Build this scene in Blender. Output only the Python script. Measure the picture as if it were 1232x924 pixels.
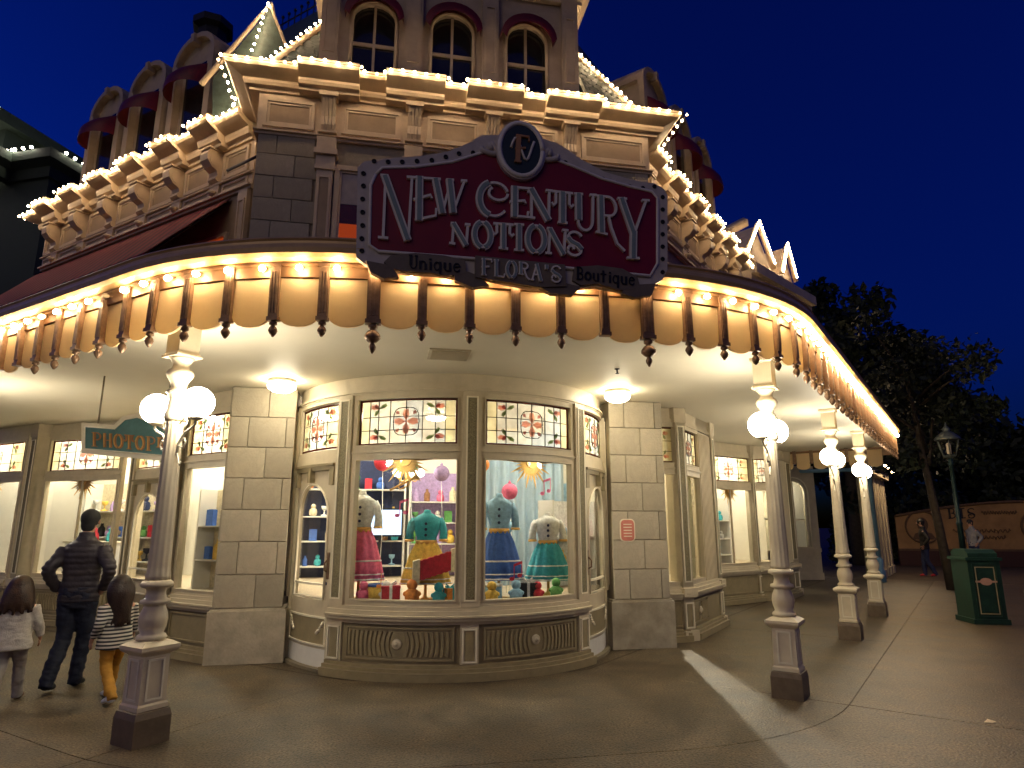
import bpy, bmesh, math, random
from mathutils import Vector, Matrix
random.seed(7)
for o in list(bpy.data.objects): bpy.data.objects.remove(o)
SC = bpy.context.scene
COL = SC.collection
R = math.radians
PI = math.pi

# ---------------------------------------------------------------- camera
cam_d = bpy.data.cameras.new('camera'); cam = bpy.data.objects.new('camera', cam_d); COL.objects.link(cam)
cam.location = (0, 0, 1.63); cam.rotation_euler = (R(90 + 12.15), 0, 0)
cam_d.sensor_fit = 'HORIZONTAL'; cam_d.sensor_width = 36.0; cam_d.lens = 36.0 * 780 / 1232
cam_d.clip_start = .05; cam_d.clip_end = 600
SC.camera = cam
# ---------------------------------------------------------------- sky (dusk) and an added warm sun lamp standing in for ambient plaza light
wd = bpy.data.worlds.new('World'); SC.world = wd; wd.use_nodes = True
nt = wd.node_tree; nt.nodes.clear()
sky = nt.nodes.new('ShaderNodeTexSky'); sky.sky_type = 'NISHITA'; sky.sun_disc = False
sky.sun_elevation = R(-1.2); sky.sun_rotation = R(-70); sky.altitude = 100; sky.air_density = 1.0; sky.dust_density = .2; sky.ozone_density = 6.0
tint = nt.nodes.new('ShaderNodeMixRGB'); tint.blend_type = 'MULTIPLY'; tint.inputs[0].default_value = 1; tint.inputs[2].default_value = (.06, .40, 1.0, 1)
bg = nt.nodes.new('ShaderNodeBackground'); bg.inputs[1].default_value = .15
wo = nt.nodes.new('ShaderNodeOutputWorld')
nt.links.new(sky.outputs[0], tint.inputs[1]); nt.links.new(tint.outputs[0], bg.inputs[0]); nt.links.new(bg.outputs[0], wo.inputs[0])
sun_d = bpy.data.lights.new('sun', 'SUN'); sun_d.energy = .085; sun_d.angle = R(50); sun_d.color = (1, .82, .62)
sun = bpy.data.objects.new('sun', sun_d); COL.objects.link(sun); sun.rotation_euler = (R(66), 0, R(-25)); sun.location = (0, 0, 30)
# ---------------------------------------------------------------- picture
SC.view_settings.view_transform = 'Standard'; SC.view_settings.look = 'None'; SC.view_settings.exposure = 1.6; SC.view_settings.gamma = 1
SC.view_settings.use_curve_mapping = False
SC.cycles.use_denoising = True; SC.cycles.max_bounces = 8; SC.cycles.diffuse_bounces = 3; SC.cycles.transparent_max_bounces = 16
SC.cycles.sample_clamp_indirect = 4; SC.cycles.caustics_reflective = False; SC.cycles.caustics_refractive = False

# ---------------------------------------------------------------- materials
def mat(name, col, rough=.6, metal=0, var=.12, scale=6, bump=.0, bscale=40, spec=.4, dirt=0, rnd=0):
    m = bpy.data.materials.new(name); m.use_nodes = True
    n = m.node_tree.nodes; l = m.node_tree.links; b = n['Principled BSDF']
    b.inputs['Roughness'].default_value = rough; b.inputs['Metallic'].default_value = metal
    b.inputs['Specular IOR Level'].default_value = spec
    tc = n.new('ShaderNodeTexCoord')
    nz = n.new('ShaderNodeTexNoise'); nz.inputs['Scale'].default_value = scale; nz.inputs['Detail'].default_value = 6; nz.inputs['Roughness'].default_value = .65
    l.new(tc.outputs['Object'], nz.inputs['Vector'])
    cr = n.new('ShaderNodeValToRGB')
    cr.color_ramp.elements[0].position = .3; cr.color_ramp.elements[1].position = .7
    cr.color_ramp.elements[0].color = tuple(c * (1 - var * 1.3) for c in col) + (1,)
    cr.color_ramp.elements[1].color = tuple(min(1, c * (1 + var)) for c in col) + (1,)
    l.new(nz.outputs['Fac'], cr.inputs['Fac'])
    out = cr.outputs['Color']
    if dirt:
        n2 = n.new('ShaderNodeTexNoise'); n2.inputs['Scale'].default_value = scale * .28; n2.inputs['Detail'].default_value = 8; n2.inputs['Roughness'].default_value = .7
        l.new(tc.outputs['Object'], n2.inputs['Vector'])
        mr = n.new('ShaderNodeMapRange'); mr.inputs['From Min'].default_value = .45; mr.inputs['From Max'].default_value = .75; mr.inputs['To Max'].default_value = dirt
        l.new(n2.outputs['Fac'], mr.inputs['Value'])
        mx = n.new('ShaderNodeMixRGB'); mx.blend_type = 'MULTIPLY'; mx.inputs[2].default_value = (.45, .38, .3, 1)
        l.new(mr.outputs[0], mx.inputs[0]); l.new(out, mx.inputs[1]); out = mx.outputs[0]
    if rnd:
        oi = n.new('ShaderNodeObjectInfo'); mr2 = n.new('ShaderNodeMapRange'); mr2.inputs['To Min'].default_value = 1 - rnd; mr2.inputs['To Max'].default_value = 1 + rnd * .5; l.new(oi.outputs['Random'], mr2.inputs['Value'])
        mv = n.new('ShaderNodeMixRGB'); mv.blend_type = 'MULTIPLY'; mv.inputs[0].default_value = 1; l.new(out, mv.inputs[1]); l.new(mr2.outputs[0], mv.inputs[2]); out = mv.outputs[0]
    l.new(out, b.inputs['Base Color'])
    rr = n.new('ShaderNodeMapRange'); rr.inputs['To Min'].default_value = max(.05, rough - .12); rr.inputs['To Max'].default_value = min(1, rough + .12)
    l.new(nz.outputs['Fac'], rr.inputs['Value']); l.new(rr.outputs[0], b.inputs['Roughness'])
    if bump:
        nb = n.new('ShaderNodeTexNoise'); nb.inputs['Scale'].default_value = bscale; nb.inputs['Detail'].default_value = 5
        l.new(tc.outputs['Object'], nb.inputs['Vector'])
        bp = n.new('ShaderNodeBump'); bp.inputs['Strength'].default_value = bump; bp.inputs['Distance'].default_value = .01
        l.new(nb.outputs['Fac'], bp.inputs['Height']); l.new(bp.outputs[0], b.inputs['Normal'])
    return m
def emit(name, col, s):
    m = bpy.data.materials.new(name); m.use_nodes = True; n = m.node_tree.nodes; n.clear()
    e = n.new('ShaderNodeEmission'); e.inputs[0].default_value = (*col, 1); e.inputs[1].default_value = s
    o = n.new('ShaderNodeOutputMaterial'); m.node_tree.links.new(e.outputs[0], o.inputs[0]); return m
def glassmat(name, tr=(.96, .97, .95), refl=1.0):
    m = bpy.data.materials.new(name); m.use_nodes = True; n = m.node_tree.nodes; l = m.node_tree.links; n.clear()
    t = n.new('ShaderNodeBsdfTransparent'); t.inputs[0].default_value = (*tr, 1)
    g = n.new('ShaderNodeBsdfGlossy'); g.inputs['Roughness'].default_value = .015
    lw = n.new('ShaderNodeLayerWeight'); lw.inputs[0].default_value = .5; pw = n.new('ShaderNodeMath'); pw.operation = 'POWER'; pw.inputs[1].default_value = 5
    f = n.new('ShaderNodeMapRange'); f.inputs['To Min'].default_value = .035; f.inputs['To Max'].default_value = .9
    l.new(lw.outputs['Facing'], pw.inputs[0]); l.new(pw.outputs[0], f.inputs['Value'])
    mx = n.new('ShaderNodeMixShader'); o = n.new('ShaderNodeOutputMaterial')
    l.new(f.outputs[0], mx.inputs[0]); l.new(t.outputs[0], mx.inputs[1]); l.new(g.outputs[0], mx.inputs[2]); l.new(mx.outputs[0], o.inputs[0]); return m
def stained(name, col, clear=.45):
    m = bpy.data.materials.new(name); m.use_nodes = True; n = m.node_tree.nodes; l = m.node_tree.links; n.clear()
    tc = n.new('ShaderNodeTexCoord'); nz = n.new('ShaderNodeTexNoise'); nz.inputs['Scale'].default_value = 7; nz.inputs['Detail'].default_value = 4
    l.new(tc.outputs['Object'], nz.inputs['Vector'])
    cr = n.new('ShaderNodeValToRGB'); cr.color_ramp.elements[0].position = .35; cr.color_ramp.elements[1].position = .65
    cr.color_ramp.elements[0].color = tuple(c * .8 for c in col) + (1,); cr.color_ramp.elements[1].color = (*col, 1)
    l.new(nz.outputs['Fac'], cr.inputs['Fac'])
    t = n.new('ShaderNodeBsdfTransparent'); tl = n.new('ShaderNodeBsdfTranslucent'); d = n.new('ShaderNodeBsdfGlossy'); d.inputs['Roughness'].default_value = .12
    l.new(cr.outputs[0], t.inputs[0]); l.new(cr.outputs[0], tl.inputs[0])
    m1 = n.new('ShaderNodeMixShader'); m1.inputs[0].default_value = clear
    l.new(tl.outputs[0], m1.inputs[1]); l.new(t.outputs[0], m1.inputs[2])
    m2 = n.new('ShaderNodeMixShader'); m2.inputs[0].default_value = .05; l.new(m1.outputs[0], m2.inputs[1]); l.new(d.outputs[0], m2.inputs[2])
    o = n.new('ShaderNodeOutputMaterial'); l.new(m2.outputs[0], o.inputs[0]); return m
def stripes(name, c1, c2, scale, axis='X', rough=.8, sharp=.02, bump=0):
    m = bpy.data.materials.new(name); m.use_nodes = True; n = m.node_tree.nodes; l = m.node_tree.links; b = n['Principled BSDF']; b.inputs['Roughness'].default_value = rough
    tc = n.new('ShaderNodeTexCoord'); w = n.new('ShaderNodeTexWave'); w.wave_type = 'BANDS'; w.bands_direction = axis; w.inputs['Scale'].default_value = scale
    w.inputs['Distortion'].default_value = .25; w.inputs['Detail'].default_value = 1
    l.new(tc.outputs['Object'], w.inputs['Vector']); cr = n.new('ShaderNodeValToRGB')
    cr.color_ramp.elements[0].position = .5 - sharp; cr.color_ramp.elements[1].position = .5 + sharp
    cr.color_ramp.elements[0].color = (*c1, 1); cr.color_ramp.elements[1].color = (*c2, 1)
    l.new(w.outputs['Fac'], cr.inputs['Fac']); l.new(cr.outputs[0], b.inputs['Base Color'])
    if bump:
        bp = n.new('ShaderNodeBump'); bp.inputs['Strength'].default_value = bump; bp.inputs['Distance'].default_value = .02
        l.new(w.outputs['Fac'], bp.inputs['Height']); l.new(bp.outputs[0], b.inputs['Normal'])
    return m
def canvas(name, col):
    m = mat(name, col, .6, var=.07, scale=5, bump=.12, bscale=120, dirt=.18); n = m.node_tree.nodes; l = m.node_tree.links; b = n['Principled BSDF']
    t = n.new('ShaderNodeBsdfTranslucent'); t.inputs[0].default_value = (*[c * .9 for c in col], 1); mx = n.new('ShaderNodeMixShader'); mx.inputs[0].default_value = .5
    o = n['Material Output']; l.new(b.outputs[0], mx.inputs[1]); l.new(t.outputs[0], mx.inputs[2]); l.new(mx.outputs[0], o.inputs[0]); return m
M = dict(
    cream=mat('cream_paint', (.58, .50, .355), .45, var=.08, scale=5, bump=.08, bscale=30, dirt=.25),
    pale=mat('pale_trim_paint', (.84, .77, .60), .42, var=.06, scale=6, dirt=.15),
    olive=mat('olive_panel_paint', (.30, .245, .14), .5, var=.12, scale=8, bump=.15, bscale=60, dirt=.2),
    ornament=mat('ornament_band', (.22, .185, .10), .55, var=.45, scale=70, bump=.9, bscale=110),
    stone=mat('stone_block_tan', (.46, .405, .31), .8, var=.18, scale=5, bump=.4, bscale=45, dirt=.5, rnd=.22),
    mortar=mat('mortar', (.36, .31, .235), .9, bump=.3),
    plinth=mat('plinth_brown', (.22, .18, .12), .6, var=.15, scale=5, bump=.2, dirt=.4),
    ceil=mat('ceiling_cream', (.78, .72, .57), .55, var=.03, scale=1.5, dirt=.12),
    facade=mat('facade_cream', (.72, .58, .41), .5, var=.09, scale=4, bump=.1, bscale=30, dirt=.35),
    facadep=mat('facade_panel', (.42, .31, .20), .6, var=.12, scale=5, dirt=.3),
    bronze=mat('bronze_brown', (.24, .145, .085), .38, metal=.35, var=.25, scale=20, bump=.1),
    gutter=mat('gilded_gutter', (.66, .44, .21), .36, metal=.2, var=.12, scale=6, bump=.03, dirt=.3), dormer=mat('dormer_paint', (.46, .37, .28), .6, var=.1, scale=4, bump=.1, dirt=.35),
    fascia=mat('fascia_brown', (.24, .13, .06), .5, metal=.2, var=.15, scale=8, dirt=.3), valance=canvas('valance_canvas', (.94, .73, .41)),
    colp=mat('column_cream', (.72, .62, .44), .4, var=.06, scale=6, bump=.06, dirt=.25),
    colbase=mat('column_foot_brown', (.17, .125, .08), .5, var=.2, scale=9, bump=.15, dirt=.3),
    slate=mat('slate_green', (.05, .075, .065), .5, var=.35, scale=9, bump=.3),
    maroon=mat('sign_maroon', (.22, .012, .028), .45, var=.12, scale=3),
    signgrey=mat('sign_border_grey', (.60, .53, .47), .5, var=.12, scale=8, bump=.1),
    signbrown=mat('sign_ribbon_brown', (.19, .15, .11), .55, var=.15, scale=8, bump=.1),
    letter=mat('letter_pale', (.86, .79, .70), .45, var=.08, scale=10),
    letterd=mat('letter_inline', (.26, .33, .32), .5, var=.1, scale=10),
    dark=mat('dark_metal', (.02, .02, .022), .45, metal=.3, var=.3, scale=15),
    red=mat('hood_red', (.12, .010, .015), .5, var=.2, scale=8),
    teal=mat('sign_teal', (.10, .22, .22), .5, var=.15, scale=8),
    gold=mat('gold_leaf', (.75, .45, .14), .35, metal=.6, var=.15, scale=12),
    copper=mat('letter_copper', (.45, .22, .10), .45, var=.15, scale=10),
    white=mat('white_paint', (.75, .73, .68), .5, var=.05),
    iwall=mat('interior_white', (.82, .79, .70), .6, var=.03),
    iblue=mat('interior_blue_drape', (.42, .55, .66), .7, var=.1, scale=3),
    ifloor=mat('interior_boards', (.55, .45, .32), .4, var=.15),
    curtain=mat('curtain_cream', (.80, .72, .46), .8, var=.05),
    lead=mat('leading', (.03, .025, .025), .4, metal=.5),
    lamp=emit('lamp_globe_glow', (1, .89, .70), 23),
    bulb=emit('bulb_glow', (1, .70, .40), 42),
    bulbv=emit('valance_bulb_glow', (1, .72, .40), 70),
    ceill=emit('ceiling_lamp_glow', (1, .87, .62), 15),
    shopl=emit('shop_lamp_glow', (1, .90, .70), 60),
    glass=glassmat('window_glass'),
    st_clear=stained('stained_clear', (.93, .92, .86), .6), st_blue=stained('stained_pale_blue', (.88, .91, .92), .6), st_yel=stained('stained_pale_yellow', (.93, .89, .70), .5),
    st_pink=stained('stained_pink', (.84, .52, .44), .4), st_green=stained('stained_green', (.30, .36, .20), .35), st_rose=stained('stained_rose', (.55, .27, .26), .35),
    st_brown=stained('stained_brown', (.16, .05, .03), .1),
)
# ---------------------------------------------------------------- mesh helper
class MB:
    def __init__(s): s.v = []; s.f = []; s.sm = []
    def add(s, vs, fs, smooth=False):
        b = len(s.v); s.v += [tuple(p) for p in vs]; s.f += [tuple(b + i for i in f) for f in fs]; s.sm += [smooth] * len(fs)
    def hexa(s, p): s.add(p, [(3, 2, 1, 0), (4, 5, 6, 7), (0, 1, 5, 4), (1, 2, 6, 5), (2, 3, 7, 6), (3, 0, 4, 7)])
    def box(s, c, size, rz=0):
        x, y, z = size[0] / 2, size[1] / 2, size[2] / 2; cs, sn = math.cos(rz), math.sin(rz)
        P = [(-x, -y, -z), (x, -y, -z), (x, y, -z), (-x, y, -z), (-x, -y, z), (x, -y, z), (x, y, z), (-x, y, z)]
        s.hexa([(c[0] + a * cs - b * sn, c[1] + a * sn + b * cs, c[2] + d) for a, b, d in P])
    def bbox(s, c, size, bev=.01, rz=0):      # box with a chamfered front (-y) edge all round
        x, y, z = size[0] / 2, size[1] / 2, size[2] / 2; cs, sn = math.cos(rz), math.sin(rz); b = bev
        P = [(-x, y, -z), (x, y, -z), (x, y, z), (-x, y, z), (-x, -y + b, -z), (x, -y + b, -z), (x, -y + b, z), (-x, -y + b, z), (-x + b, -y, -z + b), (x - b, -y, -z + b), (x - b, -y, z - b), (-x + b, -y, z - b)]
        s.add([(c[0] + p * cs - q * sn, c[1] + p * sn + q * cs, c[2] + d) for p, q, d in P],
              [(0, 3, 2, 1), (0, 1, 5, 4), (1, 2, 6, 5), (2, 3, 7, 6), (3, 0, 4, 7), (4, 5, 9, 8), (5, 6, 10, 9), (6, 7, 11, 10), (7, 4, 8, 11), (8, 9, 10, 11)])
    def mbox(s, mp, s0, s1, d0, d1, z0, z1, n=None):
        if n is None: n = mp.n(s0, s1)
        vs = []
        for i in range(n + 1):
            t = s0 + (s1 - s0) * i / n
            vs += [mp(t, d0, z0), mp(t, d1, z0), mp(t, d1, z1), mp(t, d0, z1)]
        fs = [(0, 1, 2, 3), tuple(4 * n + k for k in (3, 2, 1, 0))]
        for i in range(n):
            a = 4 * i
            for k in range(4): k2 = (k + 1) % 4; fs.append((a + k, a + 4 + k, a + 4 + k2, a + k2))
        s.add(vs, fs)
    def frame(s, mp, s0, s1, z0, z1, w, d0, d1):
        s.mbox(mp, s0, s1, d0, d1, z0, z0 + w); s.mbox(mp, s0, s1, d0, d1, z1 - w, z1)
        s.mbox(mp, s0, s0 + w, d0, d1, z0 + w, z1 - w, 1); s.mbox(mp, s1 - w, s1, d0, d1, z0 + w, z1 - w, 1)
    def sweep(s, path, prof, closed=False, smooth=False):
        n = len(path); rows = []
        for i in range(n):
            p = Vector(path[i]).to_2d()
            a = Vector(path[i - 1]).to_2d() if (i or closed) else None
            b = Vector(path[(i + 1) % n]).to_2d() if (i < n - 1 or closed) else None
            d1 = (p - a).normalized() if a is not None else None; d2 = (b - p).normalized() if b is not None else None
            if d1 is None: d1 = d2
            if d2 is None: d2 = d1
            n1 = Vector((d1.y, -d1.x)); n2 = Vector((d2.y, -d2.x)); m = (n1 + n2)
            if m.length < 1e-5: m = n1.copy()
            m.normalize(); k = 1 / max(.35, m.dot(n1))
            rows.append([(p.x + m.x * k * o, p.y + m.y * k * o, z) for o, z in prof])
        k = len(prof); vs = [q for r in rows for q in r]; fs = []
        for i in range(n if closed else n - 1):
            a = i * k; b = ((i + 1) % n) * k
            for j in range(k - 1): fs.append((a + j, b + j, b + j + 1, a + j + 1))
        if not closed: fs += [tuple(range(k)), tuple((n - 1) * k + j for j in reversed(range(k)))]
        s.add(vs, fs, smooth)
    def lathe(s, prof, c=(0, 0, 0), seg=16, flute=0, nf=8, M4=None, smooth=True):
        vs = []
        for r, z in prof:
            for i in range(seg):
                a = 2 * PI * i / seg; rr = r
                if flute: rr = r * (1 - flute * (.5 + .5 * math.cos(a * nf)))
                p = Vector((rr * math.cos(a), rr * math.sin(a), z))
                if M4 is not None: p = M4 @ p
                vs.append((c[0] + p.x, c[1] + p.y, c[2] + p.z))
        k = len(prof); fs = []
        for j in range(k - 1):
            for i in range(seg): i2 = (i + 1) % seg; fs.append((j * seg + i, j * seg + i2, (j + 1) * seg + i2, (j + 1) * seg + i))
        s.add(vs, fs, smooth); b = len(s.v) - len(vs)
        s.f += [tuple(b + i for i in reversed(range(seg))), tuple(b + (k - 1) * seg + i for i in range(seg))]; s.sm += [False, False]
    def sph(s, c, r, seg=12, ring=8, sc=(1, 1, 1)):
        s.lathe([(max(1e-4, r * math.sin(PI * j / ring)), -r * math.cos(PI * j / ring)) for j in range(ring + 1)], c, seg, M4=Matrix.Diagonal((*sc, 1)))
    def tube(s, pts, r, seg=6, caps=True):
        pts = [Vector(p) for p in pts]; n = len(pts); rr = r if isinstance(r, (list, tuple)) else [r] * n
        t0 = (pts[1] - pts[0]).normalized(); up = Vector((0, 0, 1)) if abs(t0.z) < .9 else Vector((1, 0, 0)); x = t0.cross(up).normalized(); vs = []
        for i in range(n):
            t = ((pts[min(i + 1, n - 1)] - pts[max(i - 1, 0)])).normalized(); x = (x - t * x.dot(t)).normalized(); y = t.cross(x)
            for k in range(seg): a = 2 * PI * k / seg; q = pts[i] + (x * math.cos(a) + y * math.sin(a)) * rr[i]; vs.append(tuple(q))
        fs = [(i * seg + k, i * seg + (k + 1) % seg, (i + 1) * seg + (k + 1) % seg, (i + 1) * seg + k) for i in range(n - 1) for k in range(seg)]
        s.add(vs, fs, True)
        b = len(s.v) - len(vs); s.f += [tuple(b + i for i in reversed(range(seg))), tuple(b + (n - 1) * seg + i for i in range(seg))]; s.sm += [False, False]
    def prism(s, mp, poly, d0, d1):          # outline (s,z) pushed from depth d0 to d1
        n = len(poly); vs = [mp(a, d1, z) for a, z in poly] + [mp(a, d0, z) for a, z in poly]
        s.add(vs, [tuple(range(n)), tuple(2 * n - 1 - i for i in range(n))] + [(i, i + n, (i + 1) % n + n, (i + 1) % n) for i in range(n)])
    def side_prism(s, mp, poly, s0, s1):     # outline (d,z) pushed along s
        n = len(poly); vs = [mp(s0, d, z) for d, z in poly] + [mp(s1, d, z) for d, z in poly]
        s.add(vs, [tuple(range(n)), tuple(2 * n - 1 - i for i in range(n))] + [(i, (i + 1) % n, (i + 1) % n + n, i + n) for i in range(n)])
    def mesh(s, name, m, off=(0, 0, 0)):
        me = bpy.data.meshes.new(name)
        me.from_pydata([(a - off[0], b - off[1], c - off[2]) for a, b, c in s.v], [], s.f)
        if m: me.materials.append(m)
        me.polygons.foreach_set('use_smooth', s.sm)
        bm = bmesh.new(); bm.from_mesh(me); bmesh.ops.recalc_face_normals(bm, faces=bm.faces); bm.to_mesh(me); bm.free()
        return me
    def build(s, name, m, parent=None, org=None):
        m = M[m] if isinstance(m, str) else m
        w = ORG.get(parent.name, (0, 0, 0)) if parent is not None else (org or (0, 0, 0))
        o = bpy.data.objects.new(name, s.mesh(name, m, w)); COL.objects.link(o)
        if parent is not None: o.parent = parent; ORG[o.name] = w
        else: o.location = w; ORG[o.name] = w
        return o
ORG = {}
def thing(name, label, cat, loc=(0, 0, 0), group=None, rz=0):
    o = bpy.data.objects.new(name, None); COL.objects.link(o); o.location = loc; o.rotation_euler = (0, 0, rz)
    o.empty_display_size = .2; o['label'] = label; o['category'] = cat
    if group: o['group'] = group
    ORG[o.name] = loc; return o
def lthing(name, label, cat, loc=(0, 0, 0), group=None, rz=0):   # parts are modelled in the thing's own coordinates
    o = thing(name, label, cat, loc, group, rz); ORG[o.name] = (0, 0, 0); return o
def tag(o, label, cat, group=None):
    o['label'] = label; o['category'] = cat
    if group: o['group'] = group
    return o
def inst(name, me, parent, loc, rz=0, rot=None, scale=None):  # a piece that shares its mesh; loc in world coordinates
    o = bpy.data.objects.new(name, me); COL.objects.link(o); w = ORG.get(parent.name, (0, 0, 0)); o.parent = parent
    o.location = (loc[0] - w[0], loc[1] - w[1], loc[2] - w[2]); o.rotation_euler = rot if rot else (0, 0, rz)
    if scale: o.scale = scale
    ORG[o.name] = w; return o
def copy_tree(o, parent=None):
    c = o.copy(); COL.objects.link(c)
    if parent is not None: c.parent = parent
    for ch in list(o.children): copy_tree(ch, c)
    return c
class Flat:
    def __init__(s, p0, p1):
        s.p = p0; d = math.hypot(p1[0] - p0[0], p1[1] - p0[1]); s.L = d; s.u = ((p1[0] - p0[0]) / d, (p1[1] - p0[1]) / d); s.nn = (s.u[1], -s.u[0]); s.ang = math.atan2(s.u[1], s.u[0])
    def __call__(s, t, d, z): return (s.p[0] + s.u[0] * t + s.nn[0] * d, s.p[1] + s.u[1] * t + s.nn[1] * d, z)
    def n(s, a, b): return 1
    def a(s, t): return s.ang
class Arc:    # bay: s is arc length measured from angle a0
    def __init__(s, c, r, a0, a1, ux, base): s.c = c; s.r = r; s.a0 = a0; s.L = r * (a1 - a0); s.ux = ux; s.base = base
    def __call__(s, t, d, z):
        a = s.a0 + t / s.r; r = s.r + d; cu, sn = s.ux
        lu, lv = r * math.sin(a), -r * math.cos(a)
        return (s.c[0] + lu * cu - lv * sn, s.c[1] + lu * sn + lv * cu, z)
    def n(s, a, b): return max(1, int(abs(b - a) / .09))
    def a(s, t): return s.base + s.a0 + t / s.r
PHI = R(11); W0 = (-.72, 8.76); CP, SP = math.cos(PHI), math.sin(PHI)
def FW(u, v): return (W0[0] + u * CP - v * SP, W0[1] + u * SP + v * CP)
FRONT = Flat(FW(0, 0), FW(1, 0))       # s = u of the corner front, d = outward
# ---------------------------------------------------------------- the line of the canopy edge (left straight, arc, front, arc, right straight)
AL, AR = R(-31), R(55.2)
EA, EB = (-1.10, 4.90), (1.15, 5.338); RL, RR = 2.95, 3.0
LL, LR = 6.2, 10.0
def epath(t, off=0):
    """t = metres along the edge, 0 at the middle of the front; off = outward. returns x, y, heading"""
    h = math.hypot(EB[0] - EA[0], EB[1] - EA[1]) / 2; mx, my = (EA[0] + EB[0]) / 2, (EA[1] + EB[1]) / 2
    if abs(t) <= h: x, y, a = mx + CP * t, my + SP * t, PHI
    elif t > h:
        q = t - h; al = RR * (AR - PHI)
        a = PHI + min(q, al) / RR; cx, cy = EB[0] - SP * RR, EB[1] + CP * RR
        x, y = cx + RR * math.sin(a), cy - RR * math.cos(a)
        if q > al: x += math.cos(a) * (q - al); y += math.sin(a) * (q - al)
    else:
        q = -t - h; al = RL * (PHI - AL)
        a = PHI - min(q, al) / RL; cx, cy = EA[0] - SP * RL, EA[1] + CP * RL
        x, y = cx + RL * math.sin(a), cy - RL * math.cos(a)
        if q > al: x -= math.cos(a) * (q - al); y -= math.sin(a) * (q - al)
    return x + math.sin(a) * off, y - math.cos(a) * off, a
EH = math.hypot(EB[0] - EA[0], EB[1] - EA[1]) / 2
TL = -(EH + RL * (PHI - AL) + LL); TR = EH + RR * (AR - PHI) + LR
def eline(t0, t1, off=0, st=.2):
    n = max(1, int(abs(t1 - t0) / st)); return [epath(t0 + (t1 - t0) * i / n, off)[:2] for i in range(n + 1)]
class EMap:
    L = 1
    def __call__(s, t, d, z): x, y, a = epath(t, d); return (x, y, z)
    def n(s, a, b): return max(1, int(abs(b - a) / .2))
EM = EMap()
# ---------------------------------------------------------------- ground
gm = mat('pavement_concrete', (.115, .086, .052), .42, var=.38, scale=3.4, bump=.6, bscale=170, dirt=.8)
def paving(name, col):
    m = mat(name, col, .42, var=.45, scale=2.4, bump=.0, dirt=1.0); n = m.node_tree.nodes; l = m.node_tree.links; b = n['Principled BSDF']; src = b.inputs['Base Color'].links[0].from_socket
    tc = next(x for x in n if x.type == 'TEX_COORD')
    sp = n.new('ShaderNodeTexNoise'); sp.inputs['Scale'].default_value = 55; sp.inputs['Detail'].default_value = 3; l.new(tc.outputs['Object'], sp.inputs['Vector'])
    r1 = n.new('ShaderNodeMapRange'); r1.inputs['From Min'].default_value = .35; r1.inputs['From Max'].default_value = .65; r1.inputs['To Min'].default_value = .3; r1.inputs['To Max'].default_value = 1.8; l.new(sp.outputs['Fac'], r1.inputs['Value'])
    m1 = n.new('ShaderNodeMixRGB'); m1.blend_type = 'MULTIPLY'; m1.inputs[0].default_value = 1; l.new(src, m1.inputs[1]); l.new(r1.outputs[0], m1.inputs[2])
    vo = n.new('ShaderNodeTexVoronoi'); vo.inputs['Scale'].default_value = 3.1; vo.inputs['Randomness'].default_value = 1; l.new(tc.outputs['Object'], vo.inputs['Vector'])
    r2 = n.new('ShaderNodeMapRange'); r2.inputs['From Min'].default_value = .06; r2.inputs['From Max'].default_value = .1; r2.inputs['To Min'].default_value = .45; r2.inputs['To Max'].default_value = 1; l.new(vo.outputs['Distance'], r2.inputs['Value'])
    m2 = n.new('ShaderNodeMixRGB'); m2.blend_type = 'MULTIPLY'; m2.inputs[0].default_value = 1; l.new(m1.outputs[0], m2.inputs[1]); l.new(r2.outputs[0], m2.inputs[2]); l.new(m2.outputs[0], b.inputs['Base Color'])
    bp = n.new('ShaderNodeBump'); bp.inputs['Strength'].default_value = .8; bp.inputs['Distance'].default_value = .015; l.new(sp.outputs['Fac'], bp.inputs['Height']); l.new(bp.outputs[0], b.inputs['Normal']); return m
gm = paving('pavement_concrete', (.10, .074, .043))
gd = mat('ground_dark', (.08, .06, .042), .6, var=.2, scale=1.5, bump=.3, bscale=90, dirt=.4)
b = MB(); b.add([(-150, -60, -.014), (150, -60, -.014), (150, 240, -.014), (-150, 240, -.014)], [(0, 1, 2, 3)]); g = b.build('ground', gd); g['kind'] = 'structure'
pv = bpy.data.objects.new('pavement', None); COL.objects.link(pv); pv['kind'] = 'structure'; ORG['pavement'] = (0, 0, 0)
b = MB(); inn = eline(TL - 4, TR + 6, -2.59, .4) + [FW(12, 14), FW(-12, 10)]
b.add([(x, y, -.006) for x, y in inn], [tuple(range(len(inn)))]); b.build('inner_paving', gm, pv)
rows = [-2.55, .12, 3.4, 7.5, 12.0]; rj = random.Random(3)
def tnear(x, y): return min((TL - 4 + .05 * k for k in range(int((TR - TL + 10) / .05))), key=lambda q: (epath(q)[0] - x) ** 2 + (epath(q)[1] - y) ** 2)
tc = [tnear(-2.84, 5.41), tnear(2.69, 6.74), tnear(4.9, 9.92), tnear(6.62, 12.33)]
brk_ = [TL - 4, tc[0] - 4.2, tc[0]] + tc[1:] + [tc[3] + 3.6, TR + 6]
for r in range(len(rows) - 1):
    for t, e in zip(brk_, brk_[1:]):
        t += (r % 2) * .0; b = MB(); b.mbox(EM, t + .004, e - .004, rows[r] + .004, rows[r + 1] - .004, -.012, rj.uniform(-.0015, .0015)); b.build('paving_slab', gm, pv)
# planted kerb at the right
b = MB(); kp = [(9.2, 8.0), (9.35, 10.5), (10.2, 13.0), (12.0, 15.6), (15, 18)]
b.sweep(kp[::-1], [(0, -.01), (0, .12), (.02, .14), (.16, .14), (.18, .12), (.18, -.01)]); k = b.build('kerb', 'plinth'); k['kind'] = 'structure'

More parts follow.
